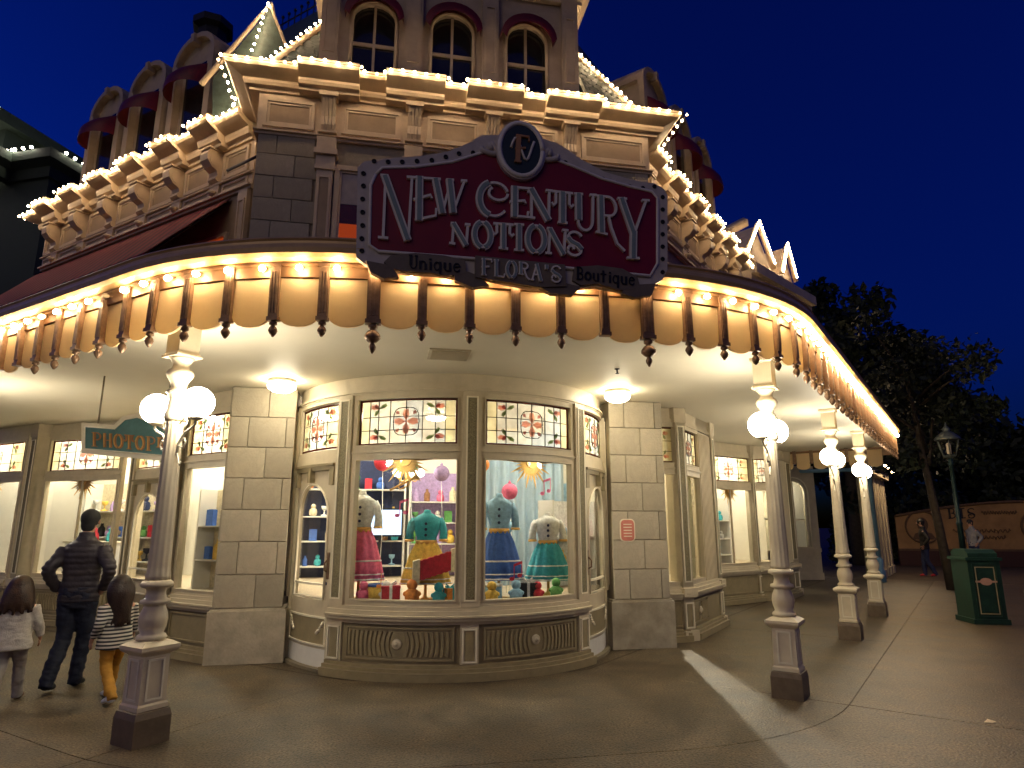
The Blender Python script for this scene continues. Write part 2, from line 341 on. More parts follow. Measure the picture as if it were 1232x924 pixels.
# ---------------------------------------------------------------- canopy
def pend_meshes():
    b = MB(); b.box((0, -.005, -.02), (.075, .05, .44)); 
    for x in (-.022, 0, .022): b.box((x, -.033, -.04), (.012, .012, .34))
    b.box((0, -.008, -.255), (.09, .066, .03)); b.box((0, -.008, .185), (.09, .066, .03)); post = b.mesh('pendant_post', M['bronze'])
    b = MB(); b.lathe([(.012, 0), (.03, -.012), (.032, -.03), (.014, -.04), (.03, -.06), (.036, -.08), (.026, -.105), (.008, -.13)], seg=10); fin = b.mesh('finial', M['bronze'])
    b = MB(); b.lathe([(.03, 0), (.045, -.015), (.045, -.04), (.02, -.055), (.05, -.075), (.075, -.11), (.075, -.14), (.045, -.17), (.02, -.185), (.034, -.215), (.03, -.24), (.008, -.28)], seg=14); big = b.mesh('ball_finial', M['bronze'])
    # scalloped board: straight sides, rounded bottom, rim
    def sc(w, h, dr): 
        p = [(-w, 0), (w, 0), (w, -h)]
        for i in range(1, 8): a = PI * i / 8; p.append((w * math.cos(a), -h - dr * math.sin(a)))
        return p + [(-w, -h)]
    class L:
        def __call__(s, t, d, z): return (t, -d, z)
        def n(s, a, b): return 1
    b = MB(); b.prism(L(), sc(.153, .31, .085), -.012, .012); pan = b.mesh('valance_panel', M['valance'])
    b = MB(); b.lathe([(.001, -.028), (.014, -.025), (.024, -.012), (.025, .004), (.018, .02), (.012, .03)], seg=8); bl = b.mesh('bulb', M['bulbv']); bl_dim = b.mesh('bulb', emit('weak_bulb_glow', (1, .62, .28), 9)); bl_off = b.mesh('bulb', mat('dead_bulb', (.5, .42, .3), .2))
    b = MB(); b.lathe([(.012, .03), (.016, .03), (.016, .055), (.028, .06)], seg=8); sk = b.mesh('bulb_socket', M['bronze'])
    return post, fin, big, pan, bl, sk, bl_dim, bl_off
PM = pend_meshes()
can = thing('veranda_canopy', 'curved cream veranda canopy with scalloped orange valance and gilded gutter round the corner shop', 'canopy', (0, 5.1, 3.4))
ZP = 3.46
b = MB(); pts = eline(TL, TR, -.05) + [FW(9.5, 10.5), FW(7, 12), FW(-9, 10)]
n = len(pts); b.add([(x, y, 3.36) for x, y in pts] + [(x, y, 3.42) for x, y in pts], [tuple(range(n)), tuple(range(n, 2 * n))] + [(i, (i + 1) % n, n + (i + 1) % n, n + i) for i in range(n)])
b.build('ceiling', 'ceil', can)
b = MB(); b.sweep(eline(TL, TR), [(-.06, 3.36), (-.06, 3.515), (.0, 3.515), (.03, 3.53), (.03, 3.615), (.06, 3.625), (.06, 3.64), (-.06, 3.64)]); b.build('fascia', 'fascia', can)
gp = [(.03, 3.642), (.05, 3.652), (.11, 3.665), (.145, 3.69), (.155, 3.73), (.14, 3.765), (.115, 3.78), (.115, 3.80), (.13, 3.815), (.12, 3.83), (.08, 3.835), (-.1, 3.79), (-.1, 3.642)]
for t0, t1 in ((TL, -EH - .08), (EH + .1, TR)):
    b = MB(); b.sweep(eline(t0, t1), gp); b.build('gutter', 'gutter', can)
b = MB(); rp = eline(TL, TR, -.1, .4); ri = eline(TL, TR, -2.4, .4)
rv = [(x, y, 3.765) for x, y in rp] + [(x, y, 4.1) for x, y in ri]; k = len(rp)
b.add(rv, [(i, i + 1, k + i + 1, k + i) for i in range(k - 1)]); b.build('roof_sheet', mat('roof_sheet_brown', (.05, .03, .022), .8), can)
SPC = 2 * EH / 6
tt = -EH - math.floor((-EH - TL) / SPC) * SPC; broken = []
i = 0; t = tt
while t < TR - .05:
    x, y, a = epath(t, .02); ball = min(abs(t - EH), abs(t + EH)) < .02
    p = inst('pendant', PM[0], can, (x, y, ZP - .02), a, rot=(random.uniform(-.015, .015), random.uniform(-.02, .02), a + random.uniform(-.03, .03)), scale=(1.35, 1.2, 1.04) if ball else None)
    if ball: bf = inst('ball_finial', PM[2], p, (0, 0, 0), scale=(.62, .7, .82)); bf.location = (0, -.005, -.27)
    elif i not in (9, 10, 26): inst('finial', PM[1], p, (0, 0, 0)).location = (0, -.005, -.268)
    x, y, a = epath(t + SPC / 2, .0)
    if t + SPC < TR: inst('valance_panel', PM[3], can, (x, y, 3.525), rot=(random.uniform(-.05, .03), random.uniform(-.012, .012), a + random.uniform(-.03, .03)))
    t += SPC; i += 1
rb_ = random.Random(21); t = TL + .1
while t < TR - .05:
    x, y, a = epath(t, .085 if abs(t) > EH else .07)
    q_ = rb_.random(); bl = inst('bulb', PM[7] if q_ < .05 else PM[6] if q_ < .14 else PM[4], can, (x, y, 3.585), a, rot=(R(-70 + rb_.uniform(-12, 12)), rb_.uniform(-.15, .15), a)); inst('bulb_socket', PM[5], bl, (0, 0, 0)).location = (0, 0, 0)
    t += .285
# valance across the far end of the canopy
ex, ey, ea = epath(TR - .05, -.1); em = Flat((ex - math.sin(ea) * 3.4, ey + math.cos(ea) * 3.4), (ex, ey))
b = MB(); b.mbox(em, 0, 3.4, -.02, .03, 3.16, 3.355); b.build('end_fascia', 'fascia', can)
for j in range(8):
    x, y, _ = em(.2 + j * .385 + .19, .05, 0); inst('valance_panel', PM[3], can, (x, y, 3.30), em.ang)
    x, y, _ = em(.2 + j * .385, .07, 0); inst('pendant', PM[0], can, (x, y, 3.26), em.ang, scale=(1, 1, .8))
# vent, sprinklers, sensor under the ceiling
cm = mat('vent_cream', (.50, .43, .30), .5)
v = thing('ceiling_vent', 'square cream ceiling vent plate under the canopy in front of the rounded bay', 'vent', (-.66, 6.55, 3.36))
b = MB(); b.box((-.66, 6.55, 3.352), (.42, .42, .014), PHI); b.build('backing', cm, v)
b = MB()
for j in range(7): q = -.15 + j * .05; b.box((-.66 - SP * q, 6.55 + CP * q, 3.34), (.36, .012, .012), PHI)
b.build('slat', 'cream', v)
for (px, py, wh_) in ((-3.3, 6.4, 'near the hanging sign'), (1.2, 7.2, 'near the lamp over the plaque pier'), (3.9, 10.2, 'near the middle column')):
    o = MB(); o.lathe([(.03, 3.358), (.03, 3.35), (.01, 3.345), (.01, 3.31), (.022, 3.305), (.022, 3.3)], (px, py, 0), 8)
    tag(o.build('sprinkler', 'dark', None, (px, py, 3.3)), 'small dark sprinkler head hanging from the canopy ceiling ' + wh_, 'sprinkler', 'sprinkler heads under the canopy')
# round ceiling lamps
for (px, py, lb) in ((-2.83, 7.80, 'round white ceiling lamp glowing above the stone pier left of the rounded bay'), (1.40, 8.45, 'round white ceiling lamp glowing above the stone pier with the red plaque')):
    t_ = thing('ceiling_lamp', lb, 'lamp', (px, py, 3.36), 'round lamps under the canopy')
    b = MB(); b.lathe([(.15, 3.359), (.165, 3.345), (.165, 3.325), (.14, 3.315)], (px, py, 0), 20); b.build('mount', 'pale', t_)
    b = MB(); b.lathe([(.15, 3.314), (.17, 3.29), (.16, 3.25), (.11, 3.215), (.05, 3.2), (.002, 3.197)], (px, py, 0), 20); b.build('bowl', 'ceill', t_)

# ---------------------------------------------------------------- columns with lamps
def make_column():
    t_ = lthing('canopy_column', '', 'column', (0, 0, 0), 'lamp columns along the canopy edge')
    b = MB(); b.lathe([(0.2040, 0), (0.2040, .19), (0.1880, .235), (0.1600, .245)], seg=4, M4=Matrix.Rotation(PI / 4, 4, 'Z'), smooth=False); b.build('foot', 'colbase', t_)
    b = MB(); b.lathe([(0.1720, .245), (0.1720, .275), (0.1560, .29), (0.1480, .63), (0.1600, .64)], seg=4, M4=Matrix.Rotation(PI / 4, 4, 'Z'), smooth=False)
    pd = b.build('pedestal', 'colp', t_)
    for k in range(4):
        b = MB(); b.frame(Flat((0, 0), (1, 0)), -.068, .068, .31, .61, .016, .098, .115)
        o = b.build('panel_moulding', 'pale', pd); o.rotation_euler = (0, 0, k * PI / 2)
    b = MB(); b.lathe([(0.1640, .64), (0.2080, .665), (0.2200, .68), (0.2200, .705), (0.1600, .73), (0.1200, .74)], seg=4, M4=Matrix.Rotation(PI / 4, 4, 'Z'), smooth=False); b.build('pedestal_cap', 'colp', t_)
    b = MB(); b.lathe([(0.1040, .74), (0.1160, .755), (0.1040, .775), (0.0840, .79), (0.1000, .84), (0.1080, .89), (0.1000, .94), (0.0800, .985), (0.0760, 1.0), (0.1080, 1.01), (0.1120, 1.025), (0.1080, 1.04), (0.0800, 1.05), (0.0704, 1.09), (0.0760, 1.125), (0.1160, 1.14), (0.1240, 1.155), (0.1160, 1.175), (0.0920, 1.19)], seg=24, flute=.06, nf=8); b.build('baluster', 'colp', t_)
    b = MB(); b.lathe([(0.0944, 1.19), (0.0960, 1.22), (0.0896, 1.25), (0.0864, 1.3), (0.0680, 2.44), (0.0736, 2.47)], seg=48, flute=.09, nf=12); b.build('shaft', 'colp', t_)
    b = MB(); b.lathe([(0.0760, 2.47), (0.0920, 2.49), (0.0920, 2.53), (0.0800, 2.56), (0.0680, 2.66), (0.0800, 2.70), (0.0960, 2.715), (0.0800, 2.74), (0.0600, 2.76), (0.0680, 2.80), (0.1000, 2.85), (0.1104, 2.88), (0.1000, 2.905), (0.0680, 2.93), (0.0640, 2.96), (0.0880, 3.0), (0.1040, 3.02)], seg=24); b.build('capital', 'colp', t_)
    b = MB(); b.lathe([(0.1600, 3.02), (0.1640, 3.035), (0.1320, 3.06), (0.1320, 3.3), (0.1600, 3.32), (0.1600, 3.358)], seg=4, M4=Matrix.Rotation(PI / 4, 4, 'Z'), smooth=False); b.build('head_block', 'colp', t_)
    for sg in (1, -1):
        b = MB(); sc = [(sg * .072, 0, 2.18), (sg * .08, 0, 2.28), (sg * .16, 0, 2.37), (sg * .24, 0, 2.40), (sg * .285, 0, 2.43), (sg * .29, 0, 2.47)]
        b.tube(sc, .011); b.tube([(sg * .072, 0, 2.45), (sg * .14, 0, 2.50), (sg * .17, 0, 2.46), (sg * .15, 0, 2.41), (sg * .12, 0, 2.42), (sg * .13, 0, 2.45)], .008)
        b.tube([(sg * .08, 0, 2.26), (sg * .15, 0, 2.24), (sg * .18, 0, 2.28), (sg * .16, 0, 2.32), (sg * .13, 0, 2.30)], .008)
        b.tube([(sg * .08, 0, 2.20), (sg * .11, 0, 2.12), (sg * .13, 0, 2.10), (sg * .14, 0, 2.13)], .008)
        arm = b.build('lamp_arm', 'pale', t_)
        b = MB(); b.lathe([(.02, 2.455), (.05, 2.47), (.06, 2.485), (.05, 2.49)], (sg * .29, 0, 0), 12); b.build('globe_holder', 'pale', arm)
        b = MB(); b.sph((sg * .29, 0, 2.605), .13, 20, 14); b.build('globe', 'lamp', t_)
    return t_
col0 = make_column()
cols = [(-2.84, 5.41, AL, 'cream fluted column with lit globe lamps beside the striped-sweater girl'), (2.69, 6.74, AR, 'cream fluted column with lit globe lamps standing beyond the bay, nearest of the three in line'),
        (-6.75, 7.85, AL, 'cream fluted column with lit globe lamps beyond the girl in the white cardigan'), (4.9, 9.92, AR, 'cream fluted column with lit globe lamps, middle of the three in line'), (6.62, 12.33, AR, 'cream fluted column with lit globe lamps, last in line before the blue post')]
for i, (x, y, a, lb) in enumerate(cols):
    o = col0 if i == 0 else copy_tree(col0); o.location = (x, y, 0); o.rotation_euler = (0, 0, a); o['label'] = lb
# ---------------------------------------------------------------- the corner shop
shop = thing('corner_shop', 'ornate cream and tan corner shop with rounded bay, mansard roof and strings of lights', 'building', (W0[0], W0[1], 0))
UX = (CP, SP)
# --- piers of stone blocks
bm_ = {}
def block(w, h, d):
    k = (round(w, 3), round(h, 3), round(d, 3))
    if k not in bm_: b = MB(); b.bbox((0, 0, 0), (k[0], k[2], k[1]), .006); bm_[k] = b.mesh('stone_block', M['stone'])
    return bm_[k]
def block_wall(parent, mp, s0, s1, z0, z1, ch, bw, proud=.03, start=0):
    rows_ = max(1, round((z1 - z0) / ch)); h = (z1 - z0) / rows_; rr = random.Random(int(s0 * 100) + 5)
    for r in range(rows_):
        s = s0 - (bw * .5 if (r + start) % 2 else 0)
        while s < s1 - .01:
            a, c = max(s, s0), min(s + bw, s1); s += bw
            if c - a < .06: continue
            w = c - a - .007; p = mp((a + c) / 2, proud / 2 + rr.uniform(-.003, .003), z0 + h * (r + .5))
            inst('stone_block', block(w, h - .007, proud), parent, p, mp.a(0))
for u0, u1 in ((-2.93, -2.13), (2.13, 2.93)):
    b = MB(); b.mbox(FRONT, u0 + .02, u1 - .02, -.75, 0, .62, 3.355); pr = b.build('pier', 'mortar', shop)
    block_wall(pr, FRONT, u0, u1, .63, 3.355, .39, .46, .035, 1 if u0 > 0 else 0)
    sm = Flat(FW(u1, 0), FW(u1, .7)) if u0 > 0 else Flat(FW(u0, .7), FW(u0, 0))
    block_wall(pr, sm, 0.0, .7, .63, 3.355, .39, .46, .02)
    b = MB(); b.mbox(FRONT, u0 - .05, u1 + .05, -.78, .07, 0, .6); b.mbox(FRONT, u0 - .03, u1 + .03, -.77, .05, .6, .625); b.build('pier_plinth', 'stone', pr)
# --- shop-front panels
def rect_frame(parent, mp, s0, s1, z0, z1, w, d0, d1, name, m): b = MB(); b.frame(mp, s0, s1, z0, z1, w, d0, d1); return b.build(name, m, parent)
def sheet(parent, mp, s0, s1, z0, z1, d, name, m, th=.006): b = MB(); b.mbox(mp, s0, s1, d - th, d, z0, z1); return b.build(name, m, parent)
def stained_light(parent, mp, s0, s1, z0, z1, d, each=True):
    w, h = s1 - s0, z1 - z0
    rect_frame(parent, mp, s0, s1, z0, z1, .022, d - .012, d + .004, 'border_glass', 'st_brown')
    xs = [0, .1, .2, .33, .5, .67, .8, .9, 1]; zs = [0, .3, .62, 1]
    if not each: xs = [0, .25, .5, .75, 1]
    i0, i1, j0, j1 = s0 + .024, s1 - .024, z0 + .024, z1 - .024; W, H = i1 - i0, j1 - j0
    rr = random.Random(int(s0 * 77 + z0 * 10))
    for i in range(len(xs) - 1):
        for j in range(len(zs) - 1):
            m = ['st_clear', 'st_blue', 'st_clear', 'st_clear'][rr.randrange(4)] if 0 < i < len(xs) - 2 else 'st_yel'
            sheet(parent, mp, i0 + W * xs[i] + .003, i0 + W * xs[i + 1] - .003, j0 + H * zs[j] + .003, j0 + H * zs[j + 1] - .003, d - .004, 'stained_pane', m, .004)
    b = MB()
    for x in xs[1:-1]: b.mbox(mp, i0 + W * x - .004, i0 + W * x + .004, d - .011, d + .002, j0, j1, 1)
    for z in zs[1:-1]: b.mbox(mp, i0, i1, d - .010, d + .001, j0 + H * z - .004, j0 + H * z + .004)
    # ring round the centre flower
    cs, cz = (i0 + i1) / 2, (j0 + j1) / 2; q = min(W * .17, H * .32)
    for k in range(16):
        a0, a1 = 2 * PI * k / 16, 2 * PI * (k + 1) / 16; f = lambda a: (cs + q * (math.copysign(abs(math.cos(a)) ** .6, math.cos(a))), cz + q * 1.05 * math.copysign(abs(math.sin(a)) ** .6, math.sin(a)))
        (x0, y0), (x1, y1) = f(a0), f(a1); b.tube([mp(x0, d, y0), mp(x1, d, y1)], .005, 4)
    b.build('leading', 'lead', parent)
    bp, bg_, bq = MB(), MB(), MB()
    def petal(bb, x, z, a, L, w_):
        ca, sa = math.cos(a), math.sin(a); P = [(0, 0), (L * .55, w_), (L, w_ * .55), (L * .92, 0), (L, -w_ * .55), (L * .55, -w_)]
        bb.prism(mp, [(x + p * ca - r * sa, z + p * sa + r * ca) for p, r in P], d - .002, d + .004)
    for k in range(4): petal(bp, cs, cz, PI / 2 * k, q * .95, q * .27)
    for k in range(4): petal(bq, cs + .75 * q * math.cos(PI / 4 + PI / 2 * k), cz + .75 * q * math.sin(PI / 4 + PI / 2 * k), PI / 4 + PI / 2 * k, q * .35, q * .14)
    ox, oz = W * .30, H * .32
    for sx in (-1, 1):
        for sz in (-1, 1):
            x, z = cs + sx * ox, cz + sz * oz
            petal(bg_, x, z, math.atan2(sz * .5, -sx), q * .75, q * .15); petal(bg_, x, z, math.atan2(-sz, sx * .6), q * .6, q * .14); petal(bp, x, z, math.atan2(sz * .3, sx), q * .7, q * .2); petal(bq, x, z, math.atan2(sz, sx), q * .45, q * .15)
    for o_ in (bp.build('pink_glass', 'st_pink', parent), bg_.build('green_glass', 'st_green', parent), bq.build('rose_glass', 'st_rose', parent)): o_['kind'] = 'stuff'
def sunburst(parent, mp, sc, zc, d, r=.3, half=False):
    b = MB()
    n_ = 15
    for k in range(n_):
        a = PI + PI * k / (n_ - 1); L = r * (1.0 if k % 2 == 0 else .72); ca, sa = math.cos(a), math.sin(a); q = .05; w_ = .018
        P = [(q, w_), (L * .6, w_ * .8), (L, 0), (L * .6, -w_ * .8), (q, -w_)]
        b.prism(mp, [(sc + p * ca - t * sa, zc + p * sa + t * ca) for p, t in P], d - .006, d + .004)
    b.prism(mp, [(sc + .075 * math.cos(PI + PI * k / 10), zc + .075 * math.sin(PI + PI * k / 10)) for k in range(11)], d - .01, d + .02)
    return b.build('sunburst', 'gold', parent)
Z = dict(sill=.74, top=3.12)
def post(parent, mp, s0, s1, dz=.06, z0=.0):
    b = MB(); b.mbox(mp, s0, s1, -.06, dz, .74, 3.13); b.mbox(mp, s0, s1, -.06, dz - .006, .12, .56); po = b.build('post', 'cream', parent)
    g_ = (s1 - s0) * .16
    rect_frame(po, mp, s0 + g_, s1 - g_, .80, 3.08, .016, dz, dz + .012, 'post_trim', 'pale'); sheet(po, mp, s0 + g_ + .02, s1 - g_ - .02, .82, 3.06, dz + .006, 'ornament_strip', 'ornament', .008)
    rect_frame(po, mp, s0 + g_ * .6, s1 - g_ * .6, .17, .52, .018, dz - .006, dz + .012, 'post_trim', 'pale'); sheet(po, mp, s0 + g_ + .02, s1 - g_ - .02, .19, .50, dz + .002, 'ornament_strip', 'olive', .008)
    return po
def base_run(parent, mp, s0, s1):
    b = MB(); b.mbox(mp, s0, s1, -.1, .15, 0, .085); b.mbox(mp, s0, s1, -.1, .11, .085, .12); b.mbox(mp, s0, s1, -.1, .075, .12, .155); b.mbox(mp, s0, s1, -.1, .02, .155, .56)
    st = b.build('stall_riser', 'olive', parent)
    b = MB(); b.mbox(mp, s0, s1, -.1, .06, .56, .60); b.mbox(mp, s0, s1, -.1, .10, .60, .635); b.mbox(mp, s0, s1, -.1, .12, .635, .655); b.mbox(mp, s0, s1, -.1, .08, .655, .70); b.mbox(mp, s0, s1, -.1, .05, .70, .742); b.build('sill', 'cream', parent)
    return st
def fluted_panel(st, mp, s0, s1, z0=.19, z1=.53):
    rect_frame(st, mp, s0, s1, z0, z1, .022, .02, .045, 'panel_frame', 'olive')
    sheet(st, mp, s0 + .02, s1 - .02, z0 + .02, z1 - .02, .028, 'panel_field', 'olive', .01)
    b = MB(); c = (s0 + s1) / 2; s = s0 + .05
    while s < s1 - .04:
        dx = (s - c); bend = .035 * max(0, 1 - abs(dx) / (.55 * (s1 - s0))) * (1 if dx > 0 else -1)
        if abs(dx) > .055:
            for k in range(4):
                za, zb = z0 + .045 + (z1 - z0 - .09) * k / 4, z0 + .045 + (z1 - z0 - .09) * (k + 1) / 4
                o0, o1 = bend * math.sin(PI * k / 4), bend * math.sin(PI * (k + 1) / 4)
                b.add([mp(s + o0 - .02, .027, za), mp(s + o0 - .012, .047, za), mp(s + o0 + .012, .047, za), mp(s + o0 + .02, .027, za), mp(s + o1 - .02, .027, zb), mp(s + o1 - .012, .047, zb), mp(s + o1 + .012, .047, zb), mp(s + o1 + .02, .027, zb)], [(0, 1, 5, 4), (1, 2, 6, 5), (2, 3, 7, 6), (0, 3, 2, 1), (4, 5, 6, 7)])
        s += .055
    b.build('fluting', 'olive', st)['kind'] = 'stuff'
    x, y, _ = mp(c, .03, 0); b = MB(); b.lathe([(.055, 0), (.055, .012), (.042, .02), (.03, .014), (.022, .034), (.002, .04)], (x, y, (z0 + z1) / 2), 14, M4=Matrix.Rotation(mp.a(c), 4, 'Z') @ Matrix.Rotation(PI / 2, 4, 'X')); b.build('rosette', 'cream', st)
def window(mp, s0, s1, label=None, flutes=True, each=True, sun=True, mullion=False, zt=(2.52, 3.06), zb=(.755, 2.36), pane=True):
    b = MB(); b.frame(mp, s0, s1, .742, 2.42, .05, -.06, .02); b.frame(mp, s0 + .05, s1 - .05, .792, 2.37, .018, -.05, .034); b.frame(mp, s0, s1, 2.46, 3.13, .05, -.06, .02); b.frame(mp, s0 + .05, s1 - .05, 2.51, 3.08, .016, -.05, .034)
    wn = b.build('display_window', 'cream', shop)
    b = MB(); b.mbox(mp, s0, s1, -.06, .03, 2.42, 2.46); b.mbox(mp, s0, s1, -.06, .05, 2.434, 2.448); b.build('transom_rail', 'cream', wn)
    if pane: sheet(wn, mp, s0 + .066, s1 - .066, .808, 2.354, -.02, 'glass_pane', 'glass')
    if mullion: b = MB(); b.mbox(mp, (s0 + s1) / 2 - .012, (s0 + s1) / 2 + .012, -.04, .0, .808, 2.354); b.build('mullion', 'cream', wn)
    stained_light(wn, mp, s0 + .066, s1 - .066, 2.526, 3.064, -.015, each)
    if sun: sunburst(wn, mp, (s0 + s1) / 2, 2.35, -.04, min(.32, (s1 - s0) * .33))
    st = base_run(shop, mp, s0, s1)
    if flutes: fluted_panel(st, mp, s0 + .06, s1 - .06)
    else: rect_frame(st, mp, s0 + .05, s1 - .05, .19, .53, .022, .02, .04, 'panel_frame', 'olive')
    return wn
def door(mp, s0, s1, curtain=False, handle=1):
    w = s1 - s0; c = (s0 + s1) / 2
    b = MB(); b.frame(mp, s0, s1, 2.46, 3.13, .045, -.06, .02); b.mbox(mp, s0, s0 + .045, -.06, .03, 0, 2.42, 1); b.mbox(mp, s1 - .045, s1, -.06, .03, 0, 2.42, 1); b.mbox(mp, s0, s1, -.06, .03, 2.34, 2.46)
    dr = b.build('shop_door', 'cream', shop)
    stained_light(dr, mp, s0 + .05, s1 - .05, 2.52, 3.07, -.015, False)
    a0, a1 = s0 + .05, s1 - .05; wi = a1 - a0
    b = MB(); b.mbox(mp, a0, a1, -.045, -.005, .03, .62); b.mbox(mp, a0, a0 + .1 * w, -.045, -.005, .62, 2.33, 1); b.mbox(mp, a1 - .1 * w, a1, -.045, -.005, .62, 2.33, 1); b.mbox(mp, a0, a1, -.045, -.005, .62, .76)
    # arched head of the glass
    gi0, gi1 = a0 + .1 * w, a1 - .1 * w; gc = (gi0 + gi1) / 2; gr = (gi1 - gi0) / 2; zs_ = 2.1 - gr
    arcp = [(gc + gr * math.cos(PI * k / 12), zs_ + gr * math.sin(PI * k / 12)) for k in range(13)]
    b.prism(mp, [(gi1, zs_)] + arcp[1:7] + [(gc, 2.33), (gi1, 2.33)], -.045, -.005); b.prism(mp, [(gi0, 2.33), (gc, 2.33)] + arcp[6:12] + [(gi0, zs_)], -.045, -.005)
    lf = b.build('door_leaf', 'cream', dr)
    b = MB(); b.tube([mp(x, 0, z) for x, z in [(gi1, .78)] + [(gi1, zs_)] + arcp[1:12] + [(gi0, zs_), (gi0, .78), (gi1, .78)]], .014, 6); b.mbox(mp, gi0, gi1, -.03, 0, .92, .945); b.build('glass_bead', 'pale', dr)
    # carved pediment and side brackets
    b = MB(); b.mbox(mp, a0, a1, -.005, .04, 2.26, 2.33); b.mbox(mp, a0, a1, -.005, .06, 2.31, 2.34); b.mbox(mp, a0, a0 + .07 * w, -.005, .045, 2.08, 2.26, 1); b.mbox(mp, a1 - .07 * w, a1, -.005, .045, 2.08, 2.26, 1); b.mbox(mp, gc - .035, gc + .035, -.005, .06, 2.12, 2.3, 1); b.build('carved_head', 'olive', dr)
    rect_frame(dr, mp, a0 + .03, a1 - .03, .26, .58, .02, -.006, .012, 'kick_panel_frame', 'pale'); sheet(dr, mp, a0 + .05, a1 - .05, .28, .56, .0, 'kick_panel', 'olive', .008)
    b = MB()
    for sx in (0, 1):
        for k in range(6):
            x0 = a0 + .08 + .022 * k if sx == 0 else a1 - .08 - .022 * k; zz = .52 - .03 * k * (1 if k < 4 else .8)
            x, y, z = mp(x0, .004, zz); b.sph((x, y, z), .02, 8, 5)
    b.build('carved_corner', 'pale', dr)
    sheet(dr, mp, a0 + .005, a1 - .005, .035, .23, -.003, 'kick_plate', 'white', .006)
    sheet(dr, mp, gi0, gi1, .77, 2.1, -.028, 'glass_pane', 'glass', .005)
    hs = gi1 + .05 * w if handle > 0 else gi0 - .05 * w
    b = MB(); b.mbox(mp, hs - .018, hs + .018, -.005, .008, 1.0, 1.3, 1); b.tube([mp(hs, .01, 1.08), mp(hs, .05, 1.1), mp(hs, .055, 1.18), mp(hs, .01, 1.22)], .01, 6); b.build('handle', 'bronze', dr)
    if curtain:
        b = MB(); n_ = 40; vs = []
        for i in range(n_ + 1): t_ = gi0 + (gi1 - gi0) * i / n_; dd = -.1 + .02 * math.sin(i * 1.1); vs += [mp(t_, dd, .6), mp(t_, dd, 2.32)]
        b.add(vs, [(2 * i, 2 * i + 2, 2 * i + 3, 2 * i + 1) for i in range(n_)], True); b.build('curtain', 'curtain', dr)
    b = MB(); b.mbox(mp, s0, s1, -.1, .06, -.002, .03); b.build('threshold', 'plinth', dr)
    return dr
# --- rounded bay in the middle
BC = FW(0, .86); BR = 2.18
def AS(deg): return BR * (R(deg) + R(80))
BAY = Arc(BC, BR, R(-80), R(80), UX, PHI)
def bayd(s): return s
window(BAY, AS(-38), AS(-2.6)); window(BAY, AS(2.6), AS(38))
b = MB(); b.mbox(BAY, AS(-76), AS(76), -.1, .03, 3.13, 3.19); b.mbox(BAY, AS(-76), AS(76), -.1, .0, 3.19, 3.357); b.mbox(BAY, AS(-76), AS(76), -.1, .05, 3.15, 3.17); bs = b.build('bay_fascia', 'cream', shop)
for a0, a1 in ((-2.6, 2.6), (-43.5, -38), (38, 43.5), (-76, -71.5), (71.5, 76)):
    post(shop, BAY, AS(a0), AS(a1))
for a0, a1 in ((-2.6, 2.6), (-43.5, -38), (38, 43.5)): base_run(shop, BAY, AS(a0), AS(a1))
door(BAY, AS(-71.5), AS(-43.5), handle=1); door(BAY, AS(43.5), AS(71.5), handle=-1)
# --- side shop fronts.  SR / SL: distance along the side line from the pier corner, outward offset
CR_, CL_ = FW(2.93, 0), FW(-2.93, 0); aR = R(55.2); aL = R(180 - 31)
def SRp(s, o): return (CR_[0] + math.cos(aR) * s + math.sin(aR) * o, CR_[1] + math.sin(aR) * s - math.cos(aR) * o)
def SLp(s, o): return (CL_[0] + math.cos(aL) * s - math.sin(aL) * o, CL_[1] + math.sin(aL) * s + math.cos(aL) * o)
def corner_post(x, y, ang, w=.16):
    mp = Flat((x - math.cos(ang) * w / 2, y - math.sin(ang) * w / 2), (x + math.cos(ang) * w / 2, y + math.sin(ang) * w / 2))
    po = post(shop, mp, 0, w, .05)
    b = MB(); b.mbox(mp, 0, w, -w, .05, .72, 3.13); b.mbox(mp, -.02, w + .02, -w - .02, .06, 3.13, 3.357); b.mbox(mp, -.03, w + .03, -w, .09, 0, .14); b.mbox(mp, 0, w, -w, .044, .14, .6); b.mbox(mp, -.03, w + .03, -w, .10, .6, .72); b.build('corner_core', 'cream', shop)
def fascia(mp, s0, s1): b = MB(); b.mbox(mp, s0, s1, -.1, .03, 3.13, 3.19); b.mbox(mp, s0, s1, -.1, .0, 3.19, 3.357); b.build('fascia_board', 'cream', shop)
def panel(p0, p1, kind, **k):
    mp = Flat(p0, p1); fascia(mp, 0, mp.L)
    if kind == 'win': window(mp, 0, mp.L, **k)
    elif kind == 'door': door(mp, 0, mp.L, **k)
    elif kind == 'wall':
        b = MB(); b.mbox(mp, 0, mp.L, -.08, 0, 0, 3.13); w_ = b.build('fluted_wall', 'cream', shop); b = MB(); s = .06
        while s < mp.L - .04: b.mbox(mp, s, s + .035, 0, .02, .75, 3.1); s += .075
        b.build('fluting', 'cream', w_)['kind'] = 'stuff'; base_run(shop, mp, 0, mp.L)
    return mp
# right side: box bay, recess, second bay
A0, A1, B1 = SRp(-.12, -.62), SRp(.62, .02), SRp(2.4, -.08)
panel(A0, A1, 'win', flutes=False, each=False, sun=False)
corner_post(*A1, R(30), .2)
mpB = Flat(A1, B1); fascia(mpB, 0, mpB.L)
window(mpB, .12, 1.0, flutes=True, each=False, sun=False)
panel(mpB(1.0, 0, 0)[:2], B1, 'wall')
corner_post(*B1, R(55), .16)
